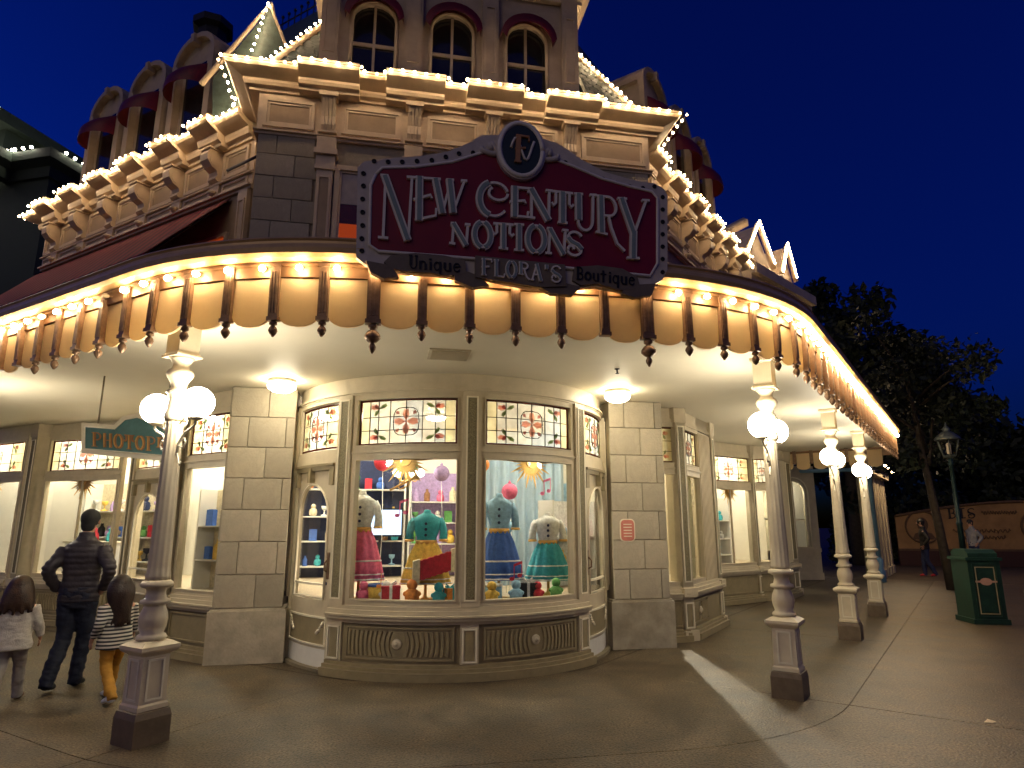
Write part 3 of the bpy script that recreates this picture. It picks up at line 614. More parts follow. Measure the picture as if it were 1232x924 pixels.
# cream curtain just behind the angled glass of the box bay
b = MB(); vs = []; n_ = 60
for i in range(n_ + 1): t_ = .2 + .74 * i / n_; dd = -.13 + .02 * math.sin(i * .9); vs += [mpB(t_, dd, .78), mpB(t_, dd, 2.38)]
b.add(vs, [(2 * i, 2 * i + 2, 2 * i + 3, 2 * i + 1) for i in range(n_)], True); tag(b.build('curtain', 'curtain', None, mpB(.5, -.13, .78)), 'gathered cream curtain hanging behind the narrow glass beside the pier with the red plaque', 'curtain')
C1, D0, D1, D2, E0, E1 = SRp(2.55, -1.3), SRp(4.75, -.95), SRp(6.25, -.42), SRp(6.75, -.05), SRp(8.0, -.05), SRp(8.3, -.5)
panel(B1, C1, 'wall'); panel(C1, D0, 'wall')
panel(D0, D1, 'win', flutes=False, each=False, mullion=True)
corner_post(*D1, R(45), .14)
panel(D1, D2, 'win', flutes=False, each=False, sun=False)
panel(D2, E0, 'wall'); corner_post(*E0, R(40), .3)
def arched_panel(p0, p1, wcl=.5):
    mp = Flat(p0, p1); c = mp.L / 2; w = min(.36, mp.L / 2 - .12); z0, zs_ = .95, 2.55
    arc = [(c + w * math.cos(PI * k / 10), zs_ + w * math.sin(PI * k / 10)) for k in range(11)]
    b = MB(); b.prism(mp, [(0, 0), (mp.L, 0), (mp.L, z0), (0, z0)], -.1, 0); b.prism(mp, [(mp.L, z0), (mp.L, 3.357), (c, 3.357)] + arc[5::-1] + [(c + w, z0)], -.1, 0); b.prism(mp, [(0, 3.357), (0, z0), (c - w, z0)] + arc[:4:-1] + [(c, 3.357)], -.1, 0)
    aw = b.build('arched_window', 'cream', shop)
    b = MB(); b.tube([mp(x, .01, z) for x, z in [(c + w, z0)] + arc + [(c - w, z0)]], .035, 6); b.tube([mp(x, .01, z) for x, z in [(c + w + .1, z0)] + [(c + (x - c) * 1.3, zs_ + (z - zs_) * 1.3) for x, z in arc] + [(c - w - .1, z0)]], .025, 6); b.build('arch_moulding', 'pale', aw)
    b = MB(); b.mbox(mp, c - w, c + w, -.05, -.02, 1.72, 1.76); b.mbox(mp, c - .012, c + .012, -.05, -.02, z0, zs_ + w - .02); b.build('glazing_bar', 'pale', aw)
    b = MB(); b.prism(mp, [(c - w, z0), (c + w, z0)] + arc, -.06, -.055); b.build('glass_pane', 'glass', aw)
    b = MB(); b.mbox(mp, 0, mp.L, 0, .05, .8, .9); b.mbox(mp, 0, mp.L, 0, .06, 0, .2); b.build('sill', 'cream', aw); return mp
F0, F1, F2 = SRp(8.4, -1.0), SRp(9.7, -.55), SRp(11.9, -1.35)
panel(E0, E1, 'wall'); arched_panel(F0, F1); G1 = SRp(12.9, -.3); panel(F1, SRp(9.8, -1.5), 'wall'); mpG = arched_panel(F2, G1)
# left side: window by the pier, post, box bay return, recess with arched door, angled window
LA0, LA1 = SLp(1.05, -.12), SLp(.02, -.12)
panel(LA0, LA1, 'win', flutes=False, each=False, sun=False); corner_post(*SLp(1.15, -.04), R(-10), .22)
LB0 = SLp(2.45, -.75); panel(LB0, SLp(1.25, -.12), 'win', flutes=False, each=False, sun=False); corner_post(*LB0, R(-20), .16)
LC = SLp(3.75, -.95); panel(LC, SLp(2.55, -.8), 'door'); corner_post(*LC, R(-31), .16)
LD0, LD1 = SLp(5.65, -.45), SLp(3.95, -.85); panel(LD0, LD1, 'win', flutes=True, each=True, mullion=True)
corner_post(*SLp(5.8, -.3), R(-31), .22); panel(SLp(8.0, -.1), SLp(5.95, -.25), 'win', flutes=True, each=False, sun=True)

# --- interior shell behind the glass
b = MB(); hull = [SLp(7.9, -.25), SLp(5.9, -.42), LD0, LD1, LC, LB0, SLp(1.2, -.3), SLp(.2, -.3), FW(-2.5, .5)] + [BAY(AS(a), -.12, 0)[:2] for a in range(-75, 76, 10)] + [FW(2.5, .5), SRp(0, -.8), SRp(.6, -.14), SRp(2.35, -.2), SRp(2.5, -1.4), SRp(4.75, -1.1), SRp(6.2, -.57), SRp(6.8, -.2), SRp(7.9, -.2), SRp(8.2, -.7)]
back = [FW(6.4, 6.4), FW(5.2, 4.6), FW(3.2, 3.0), FW(-3.2, 3.0), FW(-5.2, 4.6), FW(-7.3, 5.6)]
poly = hull + back; n = len(poly)
b.add([(x, y, .76) for x, y in poly] + [(x, y, .74) for x, y in poly], [tuple(range(n)), tuple(range(n, 2 * n))]); b.build('display_floor', 'ifloor', shop)
b = MB(); b.sweep([hull[-1]] + back + [hull[0]], [(0, .6), (0, 3.357), (-.04, 3.357), (-.04, .6)]); b.build('interior_wall', 'iwall', shop)
b = MB(); b.add([(x, y, 3.34) for x, y in poly], [tuple(range(n))]); b.build('interior_ceiling', 'iwall', shop)
# dark core so that the floors above and the piers do not leak light
def shop_lamp(x, y, where, r=.16, z=3.3):
    t_ = thing('shop_ceiling_lamp', 'round bright ceiling lamp glowing inside the shop ' + where, 'lamp', (x, y, z), 'lamps inside the shop')
    b = MB(); b.lathe([(r, z + .03), (r * 1.1, z + .01), (r, z)], (x, y, 0), 14); b.build('mount', 'white', t_)
    b = MB(); b.lathe([(r * .95, z - .001), (r * .9, z - .03), (r * .5, z - .05), (.002, z - .055)], (x, y, 0), 14); b.build('diffuser', 'shopl', t_)
for u, v, w_ in ((-1.2, -.2, 'above the left bay window display'), (1.2, -.2, 'above the right bay window display'), (-.2, 1.6, 'deep behind the bay'), (-1.9, 1.9, 'behind the left bay door')): shop_lamp(*FW(u, v), w_)
for s, o, w_ in ((.25, -.5, 'behind the narrow glass beside the plaque pier'), (1.83, -1.12, 'behind the box bay curtain'), (5.5, -1.0, 'behind the right angled window'), (7.2, -.7, 'past the right angled window')): shop_lamp(*SRp(s, o), w_)
for s, o, w_ in ((.6, -.5, 'behind the narrow glass beside the left pier'), (1.9, -.9, 'behind the left corner post'), (3.1, -1.3, 'behind the arched left door'), (4.8, -1.05, 'behind the left angled window'), (6.9, -.7, 'behind the farthest left window')): shop_lamp(*SLp(s, o), w_)
x, y, _ = mpG(mpG.L / 2 - .3, -.32, 0); shop_lamp(x, y, 'behind the far arched window', .12, 3.05); x, y = SRp(9.0, -1.6); shop_lamp(x, y, 'behind the nearer arched window', .2, 2.6)
b = MB(); b.mbox(mpG, -2.6, mpG.L - .3, -1.6, -1.5, 0, 3.35); b.mbox(mpG, .02, mpG.L - .01, -.62, -.56, 0, 3.35); b.build('back_room_wall', 'iwall', shop)

# a display spotlight whose beam falls through the narrow glass on to the paving
sx_, sy_, sz_ = 2.30, 11.6, 3.05; t_ = thing('shop_spotlight', 'small white display spotlight shining out through the narrow glass beside the plaque pier', 'spotlight', (sx_, sy_, sz_)); dr_ = Vector((2.1 - sx_, 7.4 - sy_, -sz_)).normalized(); rq = dr_.to_track_quat('-Z', 'Y').to_matrix().to_4x4()
b = MB(); b.lathe([(.03, .12), (.05, .1), (.05, .0), (.065, -.05)], (sx_, sy_, sz_), 12, M4=rq); b.tube([(sx_, sy_, sz_ + .08), (sx_, sy_, 3.34)], .01, 6); b.build('housing', 'white', t_)
ld = bpy.data.lights.new('spot', 'SPOT'); ld.energy = 260; ld.spot_size = R(44); ld.spot_blend = .3; ld.shadow_soft_size = .035; ld.color = (1, .9, .72); lo = bpy.data.objects.new('spot_light', ld); COL.objects.link(lo); lo.parent = t_; lo.matrix_local = Matrix.Translation(dr_ * .08) @ rq
# ---------------------------------------------------------------- upper storey of the corner front
uw = MB(); uw.mbox(FRONT, -2.9, 2.9, -1.5, 0, 3.43, 7.06); uw.mbox(FRONT, -2.9, 2.9, -1.5, -.02, 7.06, 8.0)
core = uw.build('upper_wall', 'mortar', shop)
block_wall(core, FRONT, -2.91, -2.08, 4.35, 7.04, .335, .52, .035); block_wall(core, FRONT, 1.9, 2.91, 4.35, 7.04, .335, .52, .035)
BRK = [-1.97, -.75, .42, 1.63]
for u in BRK:
    b = MB(); b.mbox(FRONT, u - .11, u + .11, 0, .10, 3.5, 6.75); pl_ = b.build('pilaster', 'facade', shop)
    rect_frame(pl_, FRONT, u - .09, u + .09, 5.3, 6.4, .025, .10, .12, 'pilaster_panel', 'facade'); sheet(pl_, FRONT, u - .06, u + .06, 5.33, 6.37, .106, 'pilaster_field', 'facadep')
    b = MB(); b.mbox(FRONT, u - .14, u + .14, 0, .13, 6.5, 6.56); b.mbox(FRONT, u - .13, u + .13, 0, .12, 6.56, 6.72); b.mbox(FRONT, u - .16, u + .16, 0, .17, 6.72, 6.80); b.mbox(FRONT, u - .13, u + .13, 0, .13, 6.8, 7.0); b.build('pilaster_capital', 'facade', pl_); b = MB(); b.mbox(FRONT, u - .13, u + .13, 0, .125, 5.02, 5.28); b.build('pilaster_block', 'facade', pl_)
cur_o = mat('orange_blind', (.75, .14, .03), .7, var=.1)
glow_o = emit('lit_orange_blind', (1, .12, .015), .10)
for u0, u1 in ((-1.84, -.88), (-.62, .29), (.55, 1.5)):
    b = MB(); b.frame(FRONT, u0, u1, 4.4, 6.62, .07, 0, .06); wn = b.build('upper_window', 'facade', shop)
    b = MB(); b.frame(FRONT, u0 + .07, u1 - .07, 4.47, 6.55, .03, 0, .03); b.mbox(FRONT, (u0 + u1) / 2 - .02, (u0 + u1) / 2 + .02, 0, .03, 4.5, 6.52); b.build('sash', 'facade', wn)
    sheet(wn, FRONT, u0 + .09, u1 - .09, 4.49, 5.75, .006, 'lit_blind', glow_o); sheet(wn, FRONT, u0 + .09, u1 - .09, 6.05, 6.53, .008, 'net_curtain', mat('net_curtain', (.7, .58, .52), .8)); sheet(wn, FRONT, u0 + .09, u1 - .09, 5.76, 6.04, .012, 'red_pelmet', 'red')
    sheet(wn, FRONT, u0 + .08, u1 - .08, 4.48, 6.54, .022, 'glass_pane', 'glass', .004)
# frieze: panels, brackets, cornice that steps forward over each bracket
b = MB(); b.mbox(FRONT, -2.96, 2.96, -1.5, .05, 7.0, 7.075); b.mbox(FRONT, -2.98, 2.98, -1.5, .09, 7.04, 7.06); b.mbox(FRONT, -2.94, 2.94, -1.5, .03, 7.075, 7.66); fr = b.build('frieze', 'facade', shop)
edges = [-2.93] + BRK + [2.93]
for i in range(5):
    a, c = edges[i] + .19, edges[i + 1] - .19
    if i == 0: a = -2.86
    if i == 4: c = 2.86
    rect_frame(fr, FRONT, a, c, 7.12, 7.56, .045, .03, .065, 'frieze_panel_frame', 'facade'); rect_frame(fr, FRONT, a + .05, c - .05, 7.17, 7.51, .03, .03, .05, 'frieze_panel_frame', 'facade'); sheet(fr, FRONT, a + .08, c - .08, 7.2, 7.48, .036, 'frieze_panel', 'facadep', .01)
for u in BRK:
    b = MB()
    for dx in (-.075, -.025, .025, .075): b.side_prism(FRONT, [(.03, 7.1), (.09, 7.12), (.12, 7.2), (.1, 7.34), (.15, 7.48), (.2, 7.58), (.2, 7.64), (.03, 7.64)], u + dx - .021, u + dx + .021)
    b.mbox(FRONT, u - .13, u + .13, .03, .13, 7.075, 7.11); b.mbox(FRONT, u - .13, u + .13, .03, .23, 7.6, 7.66); b.build('bracket', 'facade', shop)
CPROF = [(-.3, 7.66), (.06, 7.66), (.06, 7.70), (.12, 7.72), (.14, 7.76), (.14, 7.80), (.25, 7.84), (.33, 7.87), (.36, 7.90), (.36, 7.96), (.33, 7.975), (-.3, 8.0)]
def cren_path(mp, s0, s1, zones, step):
    p = [mp(s0, 0, 0)[:2]]
    for a, c in zones:
        for s, d in ((a, 0), (a, step), (c, step), (c, 0)):
            if s0 < s < s1: p.append(mp(s, d, 0)[:2])
    p.append(mp(s1, 0, 0)[:2]); return p
fpath = [FW(-3.02, 1.0), FW(-3.02, 0), FW(3.02, 0), FW(3.02, .75)]
b = MB(); b.sweep(fpath, CPROF); b.build('cornice', 'facade', shop)
def breaks(mp, zones, prof, step):      # the cornice steps forward over each bracket
    for a, c in zones:
        b = MB(); b.side_prism(mp, [(d + step if d > 0 else d, z + .006) for d, z in prof], a, c); b.build('cornice_break', 'facade', shop)
def cren3(mp, s0, s1, zones, d0, step, z):
    p = [mp(s0, d0, z)]
    for a, c in zones: p += [mp(a - .03, d0, z), mp(a - .03, d0 + step, z), mp(c + .03, d0 + step, z), mp(c + .03, d0, z)]
    return p + [mp(s1, d0, z)]
FZ = [(u - .42, u + .42) for u in BRK]; breaks(FRONT, FZ, CPROF, .13)
bulb_me = None
def bulbs_along(pts, off, z, sp, name='light_string', r=.019, dz=0):
    """string of small bulbs along a line: pts are 2D points (moved out by off) or 3D points"""
    b = MB(); bd = MB(); acc = 0; P = []
    if len(pts[0]) == 2:
        n = len(pts)
        for i in range(n):
            p = Vector(pts[i]); d1 = (p - Vector(pts[i - 1])).normalized() if i else None; d2 = (Vector(pts[i + 1]) - p).normalized() if i < n - 1 else None
            d1 = d1 or d2; d2 = d2 or d1; m = Vector((d1.y + d2.y, -d1.x - d2.x)); m = m.normalized() if m.length > 1e-4 else Vector((d1.y, -d1.x)); k = 1 / max(.35, m.dot(Vector((d1.y, -d1.x)))); P.append(Vector((p.x + m.x * k * off, p.y + m.y * k * off, z)))
    else: P = [Vector(p) for p in pts]
    w = MB(); w.tube([tuple(p) for p in P], .006, 4)
    for i in range(len(P) - 1):
        L = (P[i + 1] - P[i]).length; t = acc
        while t < L:
            c = P[i] + (P[i + 1] - P[i]) * (t / L) + Vector((random.uniform(-.008, .008), random.uniform(-.008, .008), random.uniform(-.012, .012))); (bd if random.random() < .1 else b).lathe([(.001, -.02), (r, -.006), (r * .9, .012), (.004, .026)], (c.x, c.y, c.z + .012), 5); t += sp * random.uniform(.92, 1.08)
        acc = t - L
    if bd.v: bd.build('dim_bulbs', bpy.data.materials['weak_bulb_glow'], shop)['kind'] = 'stuff'
    o = b.build(name, 'bulb', shop); o['kind'] = 'stuff'; w.build('light_cable', 'dark', shop); return o
bulbs_along([FW(-3.45, 1.0) + (7.885,)] + cren3(FRONT, -3.45, 3.45, FZ, .41, .13, 7.885) + [FW(3.45, .75) + (7.885,)], 0, 0, .165)
# ---------------------------------------------------------------- upper side fronts
SPROF = [(-.3, 7.56), (.07, 7.56), (.07, 7.61), (.13, 7.64), (.15, 7.70), (.15, 7.75), (.27, 7.80), (.34, 7.84), (.37, 7.87), (.37, 7.95), (.34, 7.97), (-.3, 8.0)]
def side_front(mp, L, corner_at_end, bspace, nb, first, wall_to):
    """mp runs left to right; distances are measured from the corner"""
    S = (lambda q: L - q) if corner_at_end else (lambda q: q)
    def rng(a, c): return (min(S(a), S(c)), max(S(a), S(c)))
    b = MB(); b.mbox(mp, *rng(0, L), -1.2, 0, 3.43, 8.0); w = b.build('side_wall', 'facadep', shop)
    b = MB(); b.mbox(mp, *rng(-.05, L), 0, .05, 6.720, 6.759); b.mbox(mp, *rng(-.05, L), 0, .10, 6.759, 6.789); b.mbox(mp, *rng(-.05, L), 0, .03, 6.789, 6.976); b.mbox(mp, *rng(-.05, L), 0, .09, 6.976, 7.000); b.mbox(mp, *rng(-.05, L), 0, .06, 7.000, 7.020); b.mbox(mp, *rng(-.05, L), 0, .03, 7.020, 7.56); fz = b.build('side_frieze', 'facade', shop)
    bx = [first + bspace * k for k in range(nb)]; ed = [0.0] + bx + [L]
    for i in range(len(ed) - 1):
        a, c = ed[i] + (.17 if i else .06), ed[i + 1] - (.17 if i < len(ed) - 2 else .06)
        if c - a < .2: continue
        lo, hi = rng(a, c)
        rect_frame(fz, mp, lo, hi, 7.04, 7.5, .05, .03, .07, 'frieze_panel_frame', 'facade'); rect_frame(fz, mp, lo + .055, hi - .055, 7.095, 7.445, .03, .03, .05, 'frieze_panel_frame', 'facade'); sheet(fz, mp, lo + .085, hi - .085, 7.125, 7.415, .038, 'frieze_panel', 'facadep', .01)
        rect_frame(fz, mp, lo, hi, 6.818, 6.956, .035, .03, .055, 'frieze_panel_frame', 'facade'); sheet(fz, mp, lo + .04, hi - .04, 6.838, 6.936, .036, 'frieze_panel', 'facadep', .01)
    for q in bx:
        s = S(q); b = MB()
        prof = [(.03, 7.020), (.10, 7.030), (.14, 7.06), (.10, 7.14), (.12, 7.2), (.22, 7.24), (.30, 7.33), (.31, 7.44), (.27, 7.52), (.27, 7.56), (.03, 7.56)]
        b.side_prism(mp, prof, s - .10, s + .10); b.mbox(mp, s - .13, s + .13, .03, .30, 7.53, 7.558); b.mbox(mp, s - .12, s + .12, .03, .08, 6.789, 7.020)
        for e in (-.105, .095): b.side_prism(mp, [(.12 + .16 * math.cos(k * PI / 6) * .5 + .06, 7.36 + .1 * math.sin(k * PI / 6)) for k in range(12)], s + e, s + e + .012)
        br = b.build('bracket', 'facade', shop)
        b = MB(); x, y, _ = mp(s, .10, 0); b.lathe([(.07, 0), (.085, -.02), (.06, -.05), (.03, -.08), (.002, -.1)], (x, y, 6.868), 10); b.build('bracket_drop', 'facade', br)
    zones = sorted([(S(q) - .26, S(q) + .26) for q in bx]); path = [mp(rng(0, L)[0], 0, 0)[:2], mp(rng(0, L)[1], 0, 0)[:2]]
    path = ([mp(-.0, -1.0, 0)[:2]] + path) if corner_at_end else (path + [mp(L, -1.0, 0)[:2]])
    b = MB(); b.sweep(path, SPROF); b.build('cornice', 'facade', shop); breaks(mp, zones, SPROF, .13)
    lp_ = cren3(mp, -.42 if corner_at_end else 0, L if corner_at_end else L + .42, zones, .42, .13, 7.875)
    lp_ = ([mp(-.42, -1.0, 7.875)] + lp_) if corner_at_end else (lp_ + [mp(L + .42, -1.0, 7.875)])
    bulbs_along(lp_, 0, 0, .165)
    b = MB(); lo, hi = rng(.0, .22); b.mbox(mp, lo, hi, 0, .07, 3.5, 6.72); pl_ = b.build('corner_pilaster', 'facade', shop); rect_frame(pl_, mp, lo + .03, hi - .03, 5.4, 6.55, .03, .07, .09, 'pilaster_panel', 'facade')
    return S, rng
uL = Flat((-9.72, 12.63), (-4.06, 9.23)); LLn = uL.L
S_L, rng_L = side_front(uL, LLn, True, 1.04, 6, .85, 0)
uR = Flat((1.93, 10.02), (1.93 + math.cos(aR) * 6.2, 10.02 + math.sin(aR) * 6.2))
S_R, rng_R = side_front(uR, 6.2, False, 1.04, 6, .5, 0)
# awning of dark red canvas along the left front, with iron arms and a lit window behind it
awm = stripes('awning_stripes', (.30, .03, .035), (.13, .02, .024), 1.4, 'X', .85, .1)
def awning(mp, a, c, out=1.15, z1=6.25, z0=5.35):
    aw = thing('striped_awning', '', 'awning', mp((a + c) / 2, out / 2, z0))
    b = MB(); n_ = 24; vs = []
    for i in range(n_ + 1): s = a + (c - a) * i / n_; vs += [mp(s, .03, z1), mp(s, out, z0), mp(s, out + .01, z0 - .2 - .03 * (i % 2)), mp(s, out - .01, z0 - .2 - .03 * (i % 2)), mp(s, out - .02, z0 - .01), mp(s, .03, z1 - .02)]
    b.add(vs, [(6 * i + k, 6 * i + 6 + k, 6 * i + 6 + (k + 1) % 6, 6 * i + (k + 1) % 6) for i in range(n_) for k in range(6)]); b.build('canvas', awm, aw)
    for s in (a + .05, (a + c) / 2, c - .05):
        b = MB(); b.tube([mp(s, .04, z0 - .1), mp(s, out - .03, z0 - .04)], .02, 6); b.tube([mp(s, .04, z1 - .05), mp(s, out - .03, z0 - .04)], .015, 6); b.build('arm', 'dark', aw)
    return aw
awning(uL, -.3, LLn - .45, 1.25, 6.68, 5.3)['label'] = 'long dark red striped awning under the left cornice above the canopy'
awning(uR, .6, 6.0, .5, 6.2, 5.8)['label'] = 'dark red striped awning on the right upper front partly hidden by the large sign'
s0_, s1_ = rng_L(.45, 1.3); b = MB(); b.frame(uL, s0_, s1_, 4.4, 6.1, .06, 0, .05); wn = b.build('upper_window', 'facade', shop); sheet(wn, uL, s0_ + .06, s1_ - .06, 4.46, 6.04, .01, 'lit_blind', glow_o)
# thin iron stay at the left corner
b = MB(); b.tube([uL(LLn - .2, .3, 6.95), FW(-2.6, -.02) + (6.86,)], .022, 6); b.build('iron_stay', 'dark', shop)

# ---------------------------------------------------------------- roofs
def frustum(b, base, top):
    n = len(base); b.add(list(base) + list(top), [tuple(range(n))[::-1], tuple(range(n, 2 * n))] + [(i, (i + 1) % n, (i + 1) % n + n, i + n) for i in range(n)])
def R3(u, v, z): return FW(u, v) + (z,)
Bz = [R3(-3.0, .05, 8.0), R3(2.95, .05, 8.0), R3(2.95, 5, 8.0), R3(-3.0, 5, 8.0)]; Tz = [R3(-1.2, 1.5, 11.4), R3(1.0, 1.5, 11.4), R3(1.0, 4, 11.4), R3(-1.2, 4, 11.4)]
b = MB(); frustum(b, Bz, Tz); rf = b.build('mansard_roof', 'slate', shop)
# scale-shaped slates on the visible flanks of the front slope
b = MB(); P = [(-.07, 0), (.07, 0), (.07, -.07), (.045, -.115), (0, -.135), (-.045, -.115), (-.07, -.07)]; vs = [(x, -.018 + .10 * z * .18, z) for x, z in P] + [(x, .0 + .10 * z * .18, z) for x, z in P]
b.add(vs, [tuple(range(7)), tuple(range(13, 6, -1))] + [(i, (i + 1) % 7, (i + 1) % 7 + 7, i + 7) for i in range(7)]); slate_me = b.mesh('slate', M['slate'])
tilt = math.atan2(1.45, 3.4); cnt = 0
for r in range(22):
    z = 8.12 + r * .085; fr_ = (z - 8.0) / 3.4; v_ = .05 + 1.45 * fr_; ul, ur = -3.0 + 1.8 * fr_, 2.95 - 1.95 * fr_
    for side in (0, 1):
        u = (ul + .06 if side == 0 else 1.95) + (.072 if r % 2 else 0)
        while u < (-2.1 if side == 0 else ur - .05):
            x, y = FW(u, v_ - .012); inst('slate', slate_me, rf, (x, y, z), rot=(-tilt, 0, PHI)); u += .145; cnt += 1
def hip(p, q, w=.07):
    b = MB(); b.tube([p, q], w, 6); h = b.build('hip_moulding', 'facade', shop); bulbs_along([tuple(Vector(p) + Vector((-.02, -.08, .03))), tuple(Vector(q) + Vector((-.02, -.08, .03)))], 0, 0, .13)
hip(Bz[0], Tz[0]); hip(Bz[1], Tz[1]); 
# big front dormer with three arched windows
DM = Flat(FW(0, .12), FW(1, .12))
def arch_pts(c, w, zs_, n_=10): return [(c + w * math.cos(PI * k / n_), zs_ + w * math.sin(PI * k / n_)) for k in range(n_ + 1)]
b = MB(); b.mbox(DM, -2.15, 1.8, -1.6, -.1, 8.0, 10.6); dm = b.build('front_dormer', 'facadep', shop)
dwc = [-1.40, -.20, .99]; dw, dz0, dzs = .34, 8.22, 9.2; edg = [-2.15, -.8, .395, 1.8]
for i, c in enumerate(dwc):
    a, e = edg[i], edg[i + 1]; ar = arch_pts(c, dw, dzs)
    b = MB(); b.prism(DM, [(a, 8.0), (e, 8.0), (e, dz0), (a, dz0)], -.1, 0); b.prism(DM, [(e, dz0), (e, 10.2), (c, 10.2)] + ar[5::-1] + [(c + dw, dz0)], -.1, 0); b.prism(DM, [(a, 10.2), (a, dz0), (c - dw, dz0)] + ar[:4:-1] + [(c, 10.2)], -.1, 0)
    b.build('dormer_wall', 'dormer', dm)
    b = MB(); b.tube([DM(x, .0, z) for x, z in [(c + dw, dz0)] + ar + [(c - dw, dz0)]], .035, 6); b.mbox(DM, c - dw, c + dw, -.08, -.05, 8.8, 8.85); b.mbox(DM, c - .02, c + .02, -.08, -.05, dz0, dzs + dw - .02); b.mbox(DM, c - dw - .06, c + dw + .06, 0, .08, dz0 - .06, dz0); b.build('dormer_sash', 'dormer', dm)
    b = MB(); b.prism(DM, [(c - dw, dz0), (c + dw, dz0)] + ar, -.098, -.09); b.build('dormer_glass', mat('dark_glass', (.015, .016, .02), .08, spec=.8), dm)
    # red fabric hood over the arch
    b = MB(); vs = []; n_ = 14
    for k in range(n_ + 1):
        an = PI * k / n_; vs += [DM(c + (dw + .10) * math.cos(an), .0, dzs + (dw + .10) * math.sin(an)), DM(c + (dw + .10) * math.cos(an), .28, dzs - .08 + (dw + .06) * math.sin(an)), DM(c + (dw + .02) * math.cos(an), .27, dzs - .16 + (dw + .0) * math.sin(an))]
    b.add(vs, [(3 * k + j, 3 * k + 3 + j, 3 * k + 4 + j, 3 * k + 1 + j) for k in range(n_) for j in (0, 1)], True); b.build('fabric_hood', 'red', dm)
for u in (-2.05, -.8, .395, 1.7):
    b = MB(); b.mbox(DM, u - .13, u + .13, 0, .1, 8.0, 10.2); b.mbox(DM, u - .17, u + .17, 0, .16, 8.0, 8.25); b.mbox(DM, u - .15, u + .15, 0, .13, 8.25, 8.33); b.build('dormer_pilaster', 'dormer', dm)
    rect_frame(dm, DM, u - .09, u + .09, 8.5, 9.7, .03, .1, .12, 'pilaster_panel', 'dormer')
b = MB(); b.sweep([FW(-2.2, 1.4), FW(-2.2, .1), FW(1.86, .1), FW(1.86, 1.4)], [(-.2, 10.0), (.06, 10.0), (.06, 10.06), (.15, 10.12), (.22, 10.2), (.22, 10.3), (-.2, 10.35)]); b.build('dormer_cornice', 'facade', dm)
# side slopes with round-headed dormers
def side_roof(mp, s0, s1):
    b = MB(); frustum(b, [mp(s0, .0, 8.0), mp(s1, .0, 8.0), mp(s1, -4, 8.0), mp(s0, -4, 8.0)], [mp(s0 + .3, -1.2, 11.0), mp(s1 - .3, -1.2, 11.0), mp(s1 - .3, -3, 11.0), mp(s0 + .3, -3, 11.0)]); return b.build('side_roof', 'slate', shop)
rl = side_roof(uL, .2, LLn + 1.5); rr_ = side_roof(uR, -1.2, 6.0)
def side_dormer(mp, c, w=.52, z0=8.0, zs_=9.85, dep=1.6):
    top = [(c + w * math.cos(PI * k / 10), zs_ + w * .75 * math.sin(PI * k / 10)) for k in range(11)]
    b = MB(); b.prism(mp, [(c - w, z0), (c + w, z0)] + top, -dep, -.08); d = b.build('dormer', 'dormer', shop)
    t2 = [(c + (w + .1) * math.cos(PI * k / 10), zs_ + (w + .1) * .78 * math.sin(PI * k / 10)) for k in range(11)]
    b = MB()
    for k in range(10):
        (xa, za), (xb, zb), (xc, zc), (xd, zd) = t2[k], t2[k + 1], top[k + 1], top[k]
        b.hexa([mp(xa, .05, za), mp(xb, .05, zb), mp(xc, .05, zc), mp(xd, .05, zd), mp(xa, -dep, za), mp(xb, -dep, zb), mp(xc, -dep, zc), mp(xd, -dep, zd)])
    b.mbox(mp, c - w - .1, c - w + .06, -.08, .05, z0, zs_, 1); b.mbox(mp, c + w - .06, c + w + .1, -.08, .05, z0, zs_, 1); b.mbox(mp, c - .05, c + .05, -.05, .1, zs_ + w * .55, zs_ + w * .9); b.build('dormer_surround', 'dormer', d)
    b = MB(); b.mbox(mp, c - w * .62, c + w * .62, -.07, -.06, z0 + .1, zs_ - .1); b.build('dormer_glass', M['dark_glass'] if 'dark_glass' in M else mat('dark_glass_b', (.015, .016, .02), .1), d)
    b = MB(); vs = []; n_ = 10; m_ = 4      # quarter-dome fabric hood
    for j in range(m_ + 1):
        f = PI / 2 * j / m_
        for k in range(n_ + 1):
            an = PI * k / n_; rr = (w - .02); vs.append(mp(c + rr * math.cos(an), .06 + .36 * math.sin(an) * (math.sin(f) if j else .05), zs_ - .38 - .34 + .34 * math.cos(f) + .05))
    vs += [(x, y, z - .09) for x, y, z in vs[-(n_ + 1):]]; m_ += 1
    b.add(vs, [(j * (n_ + 1) + k, j * (n_ + 1) + k + 1, (j + 1) * (n_ + 1) + k + 1, (j + 1) * (n_ + 1) + k) for j in range(m_) for k in range(n_)], True); b.build('fabric_hood', 'red', d)
    b = MB(); b.lathe([(.16, 0), (.16, .03), (.13, .05), (.12, .5), (.14, .52), (.05, .8), (.002, .85)], (mp(c + w + .35, -.1, 8.0)), 8); b.build('urn_post', 'facade', d)
for q in (1.95, 3.4, 4.85): side_dormer(uL, LLn - q)
for q in (1.5, 2.9, 4.3): side_dormer(uR, q)
# small lit gable between the left slope and the front
GM = Flat(FW(-3.9, 1.2), FW(-2.6, 1.2))
b = MB(); b.prism(GM, [(0, 8.0), (1.3, 8.0), (1.3, 8.6), (.72, 10.1), (-.05, 8.65)], -2.0, 0); gb = b.build('side_gable', 'slate', shop)
b = MB(); b.tube([GM(-.2, .03, 8.5), GM(.72, .03, 10.15), GM(1.4, .03, 8.5)], .045, 6); b.tube([GM(.72, .03, 10.15), GM(.72, -2.4, 10.15)], .06, 6); b.build('gable_moulding', 'facade', gb)
bulbs_along([GM(.30, .12, 8.0), GM(.72, .12, 10.1)], 0, 0, .13)
